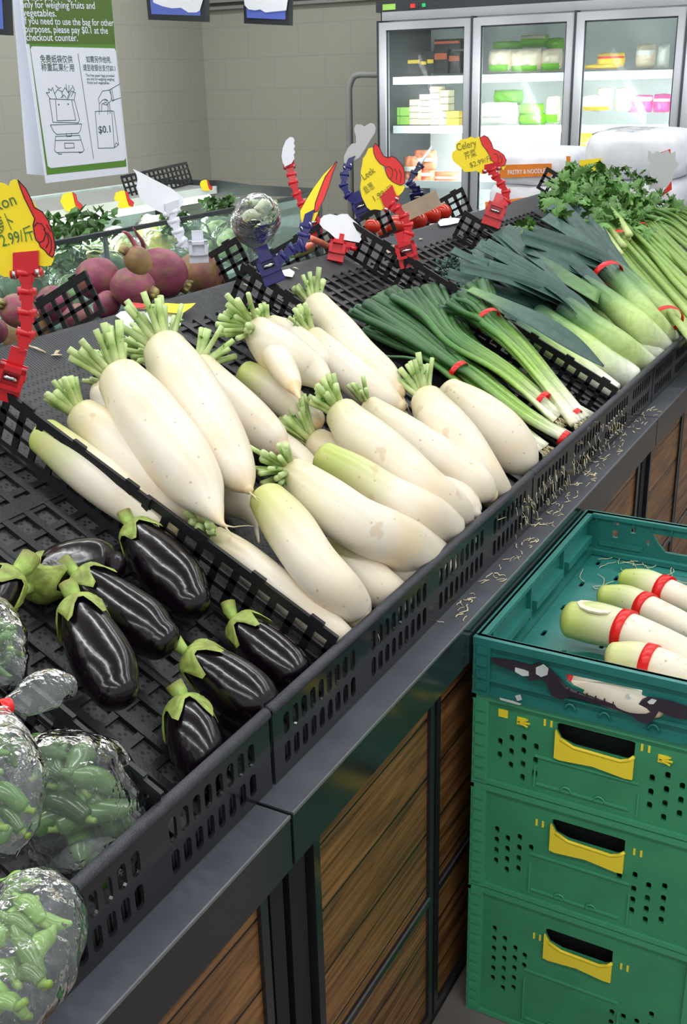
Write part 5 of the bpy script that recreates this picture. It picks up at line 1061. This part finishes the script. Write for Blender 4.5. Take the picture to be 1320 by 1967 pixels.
patch(s, [(1113, 308), (1155, 304), (1156, 328), (1114, 330)], 4.9, 'yellow_card', 'yellow_label', [('FLOUR', (1118, 320), (1150, 318), 7, 'orange_print')] if False else None)
patch(s, [(1266, 294), (1288, 286), (1289, 300), (1272, 306)], 4.9, 'red_print', 'red_mark')
sack(1325, 290, 1480, 438, 4.95, 'flour sack leaving the right frame edge')
mb = MB(); a = PX(1130, 262, 4.9); b = PX(1250, 300, 4.9)
mb.ball(Vector((5.15, (a.y+b.y)/2, a.z+.0)), (.2, abs(a.y-b.y)*.6, .03), 24, 10, None, None, lambda v, th, q: v*(1+.3*noise.noise(v*30))); mb.build('plastic_wrap', 'bag_film', label='crumpled clear film lying on the top flour sack', cat='plastic wrap')

# ================================================================== crates in front
CX0, CX1, CY0, CY1 = 1.449, 2.05, .168, .568
def crate(z0, z1, m, mrib, label, holes, hand, cols_, name='green'):
    t = thing('plastic_crate', label, 'crate', ((CX0+CX1)/2, (CY0+CY1)/2, z0), 'stacked green crates')
    def P(u, z, d=0): return Vector((CX0+d, CY1-u, z))          # u runs from the left front corner to the right
    W_ = CY1-CY0
    H = [[(P(p[0], p[1])) for p in roundrect(u, z, .0085, .014, .0035)] for u, z in holes]
    hu0, hu1, hz0, hz1 = hand
    hh = [(hu0, hz1-.002), (hu0+.006, hz1), (hu1-.006, hz1), (hu1, hz1-.001), (hu1, hz0+.006), (hu1-.012, hz0), (hu0+.03, hz0), (hu0+.008, hz0+.006), (hu0, hz0+.02)]
    H.append([P(a, b) for a, b in hh])
    MB().prism([P(0.0, z0+.0005), P(W_, z0+.0005), P(W_, z1-.001), P(0, z1-.001)], (1, 0, 0), .006, H).build('front_wall', m, t)
    b = MB(); b.box((CX0, CY1-.006, z0+.0005), (CX1, CY1, z1-.001)).box((CX0, CY0, z0+.0005), (CX1, CY0+.006, z1-.001)).box((CX1-.006, CY0, z0+.0005), (CX1, CY1, z1-.001)).box((CX0+.006, CY0+.006, z0+.0005), (CX1-.006, CY1-.006, z0+.010)); b.build('shell', m, t)
    b = MB(); b.box((CX0-.006, CY0-.004, z1-.010), (CX0+.004, CY1+.004, z1)).box((CX0-.006, CY1-.002, z1-.012), (CX1, CY1+.004, z1-.002)).box((CX0-.005, CY0-.003, z0+.002), (CX0+.004, CY1+.003, z0+.010)).box((CX0-.0053, CY1-.024, z0+.0008), (CX0+.002, CY1+.0034, z1-.0026)).box((CX0-.0053, CY0-.0034, z0+.0008), (CX0+.002, CY0+.02, z1-.0026))
    n = int((z1-z0)/.022)
    for k in range(n): z = z0+.012+k*.022; b.box((CX0-.009, CY1-.020, z), (CX0, CY1-.002, z+.012))
    b.build('corner_ribs', mrib, t)
    b = MB(); u0, u1 = .105, .275; zb, zm = z0+.02, (z0+z1)/2-.008
    for a, c in (((u0, zm), (u1, zm)), ((u0+.004, zb+.006), (u1-.012, zb+.006))): b.obox(P(a[0], a[1], -.003), P(c[0], c[1], -.003)-P(a[0], a[1], -.003), Vector((0, 0, .003)), Vector((.004, 0, 0)))
    for u in (u0, u1): b.obox(P(u, zb, -.003), Vector((0, -.003, 0)), Vector((0, 0, zm-zb-.02)), Vector((.004, 0, 0)))
    for u in (.16, .215):
        l = [P(u+.009*math.cos(a), zb+.006+.010*math.sin(a), -.002) for a in [math.pi*q/8 for q in range(9)]]; b.tube(l, .0016, 6)
    b.build('moulded_ribs', mrib, t)
    b = MB(); g0, g1 = hz0-.030, hz0+.0005
    poly = [(hu0-.001, hz0+.024), (hu0+.008, hz0+.010), (hu0+.03, g1), (hu1-.02, g1-.002), (hu1-.006, g1+.004), (hu1+.001, g1+.012), (hu1+.001, g0+.0), (hu1-.012, g0-.001), ((hu0+hu1)/2, g0+.005), (hu0+.008, g0), (hu0-.001, g0+.002)]
    b.prism([P(a, z, -.001) for a, z in poly], (-1, 0, 0), .005)
    b.tube([P(a, z, -.005) for a, z in poly[1:6]], .003, 8); h_ = b.build('handle', 'crate_yellow', t)
    MB().box((CX0+.03, CY1-hu1-.01, hz0-.03), (CX0+.034, CY1-hu0+.01, hz1+.02)).build('shade_plate', 'crate_shade', t)  # added dark plate standing for the shade seen through the handle opening
    b = MB()
    for u, z in cols_:
        for q in (0, .011): b.obox(P(u+q, z, -.0012), Vector((0, -.0035, 0)), Vector((0, 0, .012)), Vector((.002, 0, 0)))
    b.build('yellow_slots', 'crate_yellow', t)
    return t
def hl(z0, cols): return [(u+(.016 if u < .2 else (.022 if z0 < .1 else .012)), z0+dz) for u, dzs in cols for dz in dzs]
crate(0, .292, 'crate_green', 'crate_green_rib', 'bottom green crate of the stack, standing on the floor, six rows of holes', hl(0, [(.030, (.09, .113, .136, .159, .182, .205)), (.050, (.075, .098, .121, .144, .167, .190)), (.070, (.085, .108, .131, .154, .177)), (.088, (.145, .168)), (.243, (.09, .113)), (.263, (.067, .09, .113)), (.286, (.067, .09, .113)), (.309, (.067, .09, .113, .14))]), (.140, .258, .212, .247), [(.118, .215), (.272, .215)])
crate(.293, .510, 'crate_green', 'crate_green_rib', 'middle green crate of the stack with a yellow handle', hl(.293, [(.028, (.062, .084, .106, .128)), (.048, (.05, .072, .094, .116)), (.069, (.06, .082, .104, .126)), (.09, (.112,)), (.245, (.112,)), (.270, (.05, .072, .094, .122)), (.293, (.04, .062, .084, .11)), (.318, (.05, .072, .094, .118))]), (.140, .262, .445, .478), [(.112, .455), (.276, .455)])
tc = crate(.511, .685, 'crate_green', 'crate_green_rib', 'upper green crate of the stack, with yellow inserts beside its handle', hl(.511, [(.028, (.062, .088)), (.048, (.048, .074, .10)), (.069, (.030, .056, .082, .108)), (.09, (.045, .070, .096)), (.282, (.045, .07, .096)), (.305, (.030, .056, .082, .108)), (.328, (.045, .07, .096))]), (.139, .264, .628, .664), [(.117, .652), (.273, .652)])
b = MB()
for u, z in ((.040, .648), (.072, .642), (.30, .640)): b.obox(Vector((CX0-.0015, CY1-u, z)), Vector((0, -.016, 0)), Vector((0, 0, .014)), Vector((.002, 0, 0)))
for u, z in ((.072, .642), (.30, .640)):
    for a in (-.6, 0, .6): p = Vector((CX0-.004, CY1-u-.003, z+.008)); b.bar(p, p+Vector((0, -.02*math.cos(a), .012*math.sin(a))), .002, .003, Vector((1, 0, 0)))
b.build('yellow_insert', 'crate_yellow', tc)
# teal crate on top
z0, z1 = .687, .790; zf = .702
t = thing('plastic_crate', 'dark teal open crate on top of the stack, holding banded radishes', 'crate', ((CX0+CX1)/2, (CY0+CY1)/2, z0), 'stacked green crates')
win = [(1086, 1294), (1234, 1326), (1232, 1350), (1222, 1356), (1100, 1318), (1088, 1308)]
X0 = CX0-.003
MB().prism([Vector((X0, CY1, z0)), Vector((X0, CY0, z0)), Vector((X0, CY0, z1)), Vector((X0, CY1, z1))], (1, 0, 0), .007, [[PX(*q, X0) for q in win]]).build('front_wall', 'crate_teal', t)
b = MB()
for a, c in ((z1-.014, z1), (z0, z0+.006), (z0+.028, z0+.031)): b.box((X0-.008, CY0-.002, a), (X0+.006 if a == z1-.014 else X0, CY1+.004, c))
b.box((X0-.0074, CY1-.026, z0+.0004), (X0+.001, CY1+.0034, z1-.0006)); 
for k in range(4): b.box((X0-.011, CY1-.022, z0+.01+k*.022), (X0-.004, CY1-.004, z0+.022+k*.022))
for u in (.16, .215, .29): b.tube([Vector((X0-.004, CY1-u-.008*math.cos(a), z0+.010+.010*math.sin(a))) for a in [math.pi*q/8 for q in range(9)]], .0018, 6)
b.build('rim_and_ribs', 'crate_teal', t)
def wallplate(T, L, n_hole, name):
    H = []
    for k in range(n_hole): u = L*(k+.5)/n_hole; H.append([T(a, c) for a, c in roundrect(u, z0+.055, .010, .018, .004)])
    return H
b = MB(); Tl = lambda u, z: Vector((CX0+u, CY1-.004, z)); L = CX1-CX0
b.prism([Tl(0, z0), Tl(L, z0), Tl(L, z1), Tl(0, z1)], (0, 1, 0), .004)
b.box((CX0, CY1-.014, z1-.008), (CX1, CY1+.004, z1)).box((CX0, CY1-.018, zf), (CX1, CY1, zf+.012))
for k in range(3): a = CX0+.05+k*.185; b.box((a, CY1-.020, zf+.03), (a+.15, CY1-.004, zf+.046)); b.box((a-.012, CY1-.012, zf), (a-.004, CY1, z1-.01))
for k in range(26): b.box((CX0+.02+k*.022, CY1-.0065, z1-.022), (CX0+.026+k*.022, CY1-.003, z1-.010))
b.build('side_wall', 'crate_teal', t)
b = MB(); b.box((CX0, CY0, z0), (CX1, CY0+.008, z1)).box((CX0, CY0-.004, z1-.008), (CX1, CY0+.014, z1)); b.build('side_wall', 'crate_teal', t)
hb = [[Vector((CX1-.008, CY1-u, z)) for u, z in pts] for pts in ([(.135, .765), (.29, .765), (.285, .735), (.275, .728), (.165, .728), (.148, .745)], [(.055, .758), (.067, .758), (.067, .742), (.055, .742)], [(.092, .772), (.102, .772), (.102, .758), (.092, .758)], [(.055, .776), (.067, .776), (.067, .770), (.055, .770)], [(.125, .750), (.131, .750), (.131, .738), (.125, .738)])]
b = MB(); b.prism([Vector((CX1-.008, CY1, z0)), Vector((CX1-.008, CY0, z0)), Vector((CX1-.008, CY0, z1)), Vector((CX1-.008, CY1, z1))], (1, 0, 0), .008, hb)
b.box((CX1-.016, CY0, z1-.008), (CX1+.004, CY1, z1)).box((CX1-.012, CY1-.12, .722), (CX1-.008, CY1-.03, .732)).box((CX1-.02, CY0, zf), (CX1-.008, CY1, zf+.01))
for k in range(10): b.box((CX1-.013, CY1-.02-k*.038, z1-.02), (CX1-.008, CY1-.024-k*.038, z1-.008))
b.build('back_wall', 'crate_teal', t)
H = []; 
for i in range(10):
    for j in range(7):
        cx_, cy_ = CX0+.045+i*.056, CY0+.04+j*.053
        if (i+j) % 2: H.append([Vector((a, c, zf-.006)) for a, c in roundrect(cx_, cy_, .022, .008, .003)])
MB().prism([Vector((CX0, CY0, zf-.006)), Vector((CX1, CY0, zf-.006)), Vector((CX1, CY1, zf-.006)), Vector((CX0, CY1, zf-.006))], (0, 0, 1), .004, H).build('slotted_floor', 'crate_teal', t)
lat = [(947, 1262), (990, 1268), (1020, 1276), (1036, 1272), (1055, 1282), (1075, 1300), (1088, 1318), (1110, 1328), (1140, 1338), (1180, 1348), (1222, 1358), (1234, 1342), (1246, 1338), (1262, 1340), (1290, 1346), (1320, 1356), (1320, 1378), (1296, 1374), (1268, 1362), (1258, 1378), (1246, 1386), (1228, 1380), (1216, 1370), (1170, 1354), (1100, 1334), (1080, 1340), (1062, 1332), (1054, 1312), (1044, 1300), (1020, 1304), (1010, 1292), (980, 1282), (950, 1270)]
lb = MB().prism([PX(*q, X0-.004) for q in lat], (-1, 0, 0), .007)
for k in range(8): a = PX(1092+k*17, 1322+k*5.2, X0-.011); lb.obox(a, Vector((0, -.002, 0)), Vector((0, 0, -.012)), Vector((.003, 0, 0)))
lb.build('latch_bar', 'crate_latch', t)
b = MB()
for poly in ([(1030, 1282), (1044, 1276), (1054, 1284), (1052, 1296), (1040, 1300), (1030, 1294)], [(990, 1282), (1006, 1286), (1016, 1290), (1016, 1298), (1004, 1298), (990, 1290)], [(990, 1336), (1000, 1334), (1003, 1344), (994, 1346)], [(960, 1340), (985, 1346), (1002, 1352), (998, 1354), (962, 1344)], [(1244, 1348), (1252, 1342), (1262, 1345), (1256, 1352), (1248, 1352)], [(1202, 1334), (1208, 1332), (1210, 1340), (1204, 1342)]): b.prism([PX(*q, X0-.0115) for q in poly], (-1, 0, 0), .001)
b.build('paint_chips', 'paint_chip', t)
# banded radishes in the teal crate
def PZc(px, py, h=0): return PZ(px, py, zf+h)
g = 'banded radishes in the teal crate'
D([(1202, 1112, 21), (1240, 1122, 30), (1290, 1140, 27), (1350, 1165, 24), (1400, 1185, 12)], .036, 1.0, 'radish furthest back in the teal crate, small green head', None, 31, g, plane=PZc, band=.46, root=False)
D([(1160, 1143, 22), (1200, 1150, 28), (1255, 1174, 28), (1320, 1205, 26), (1380, 1230, 16)], .036, .9, 'radish second from the back in the teal crate, slim', None, 32, g, plane=PZc, band=.46, root=False)
t3 = D([(1098, 1190, 36), (1140, 1196, 42), (1200, 1212, 40), (1270, 1240, 38), (1340, 1268, 30), (1390, 1290, 16)], .05, .9, 'largest radish in the teal crate with a slice shaved off its head', None, 33, g, plane=PZc, band=.44, root=False)
D([(1180, 1262, 30), (1225, 1268, 36), (1290, 1288, 36), (1350, 1308, 30), (1400, 1322, 18)], .052, .55, 'radish nearest the crate front with black specks by its red band', None, 34, g, plane=PZc, band=.40, root=False)
D([(1015, 1262, 20), (1070, 1290, 30), (1140, 1318, 32), (1215, 1345, 30), (1260, 1360, 20)], .03, .3, 'radish low behind the crate front, seen through the handle opening', None, 35, g, plane=PZc, band=.42, root=False)
D([(1225, 1322, 26), (1270, 1335, 32), (1340, 1355, 30)], .034, .2, 'radish at the crate front edge, its back just above the rim', None, 36, g, plane=PZc, root=False)
# flat pale cut on the largest one
c = PZc(1150, 1170, .05+.030); r = ray(1150, 1170)
poly = [(1108, 1160), (1116, 1156), (1132, 1157), (1150, 1161), (1168, 1168), (1178, 1176), (1168, 1181), (1150, 1180), (1130, 1176), (1114, 1169)]
MB().prism([PZc(x, y, .0805) for x, y in poly], (0, 0, 1), .0035).build('cut_face', 'cut_flesh', t3)
# root shreds on the teal floor
mb = MB(); rr = random.Random(8)
for k in range(26):
    p = Vector((rr.uniform(1.86, 2.02), rr.uniform(.36, .53), zf+.0005)); l = [p]; a = rr.uniform(0, 6.28)
    for j in range(5): a += rr.uniform(-.9, .9); p = p+Vector((math.cos(a)*.012, math.sin(a)*.009, rr.uniform(0, .001))); l.append(p)
    mb.tube(l, .0007, 4)
mb.build('root_shreds', 'roots', label='pale dry root shreds on the floor of the teal crate', cat='debris', kind='stuff')
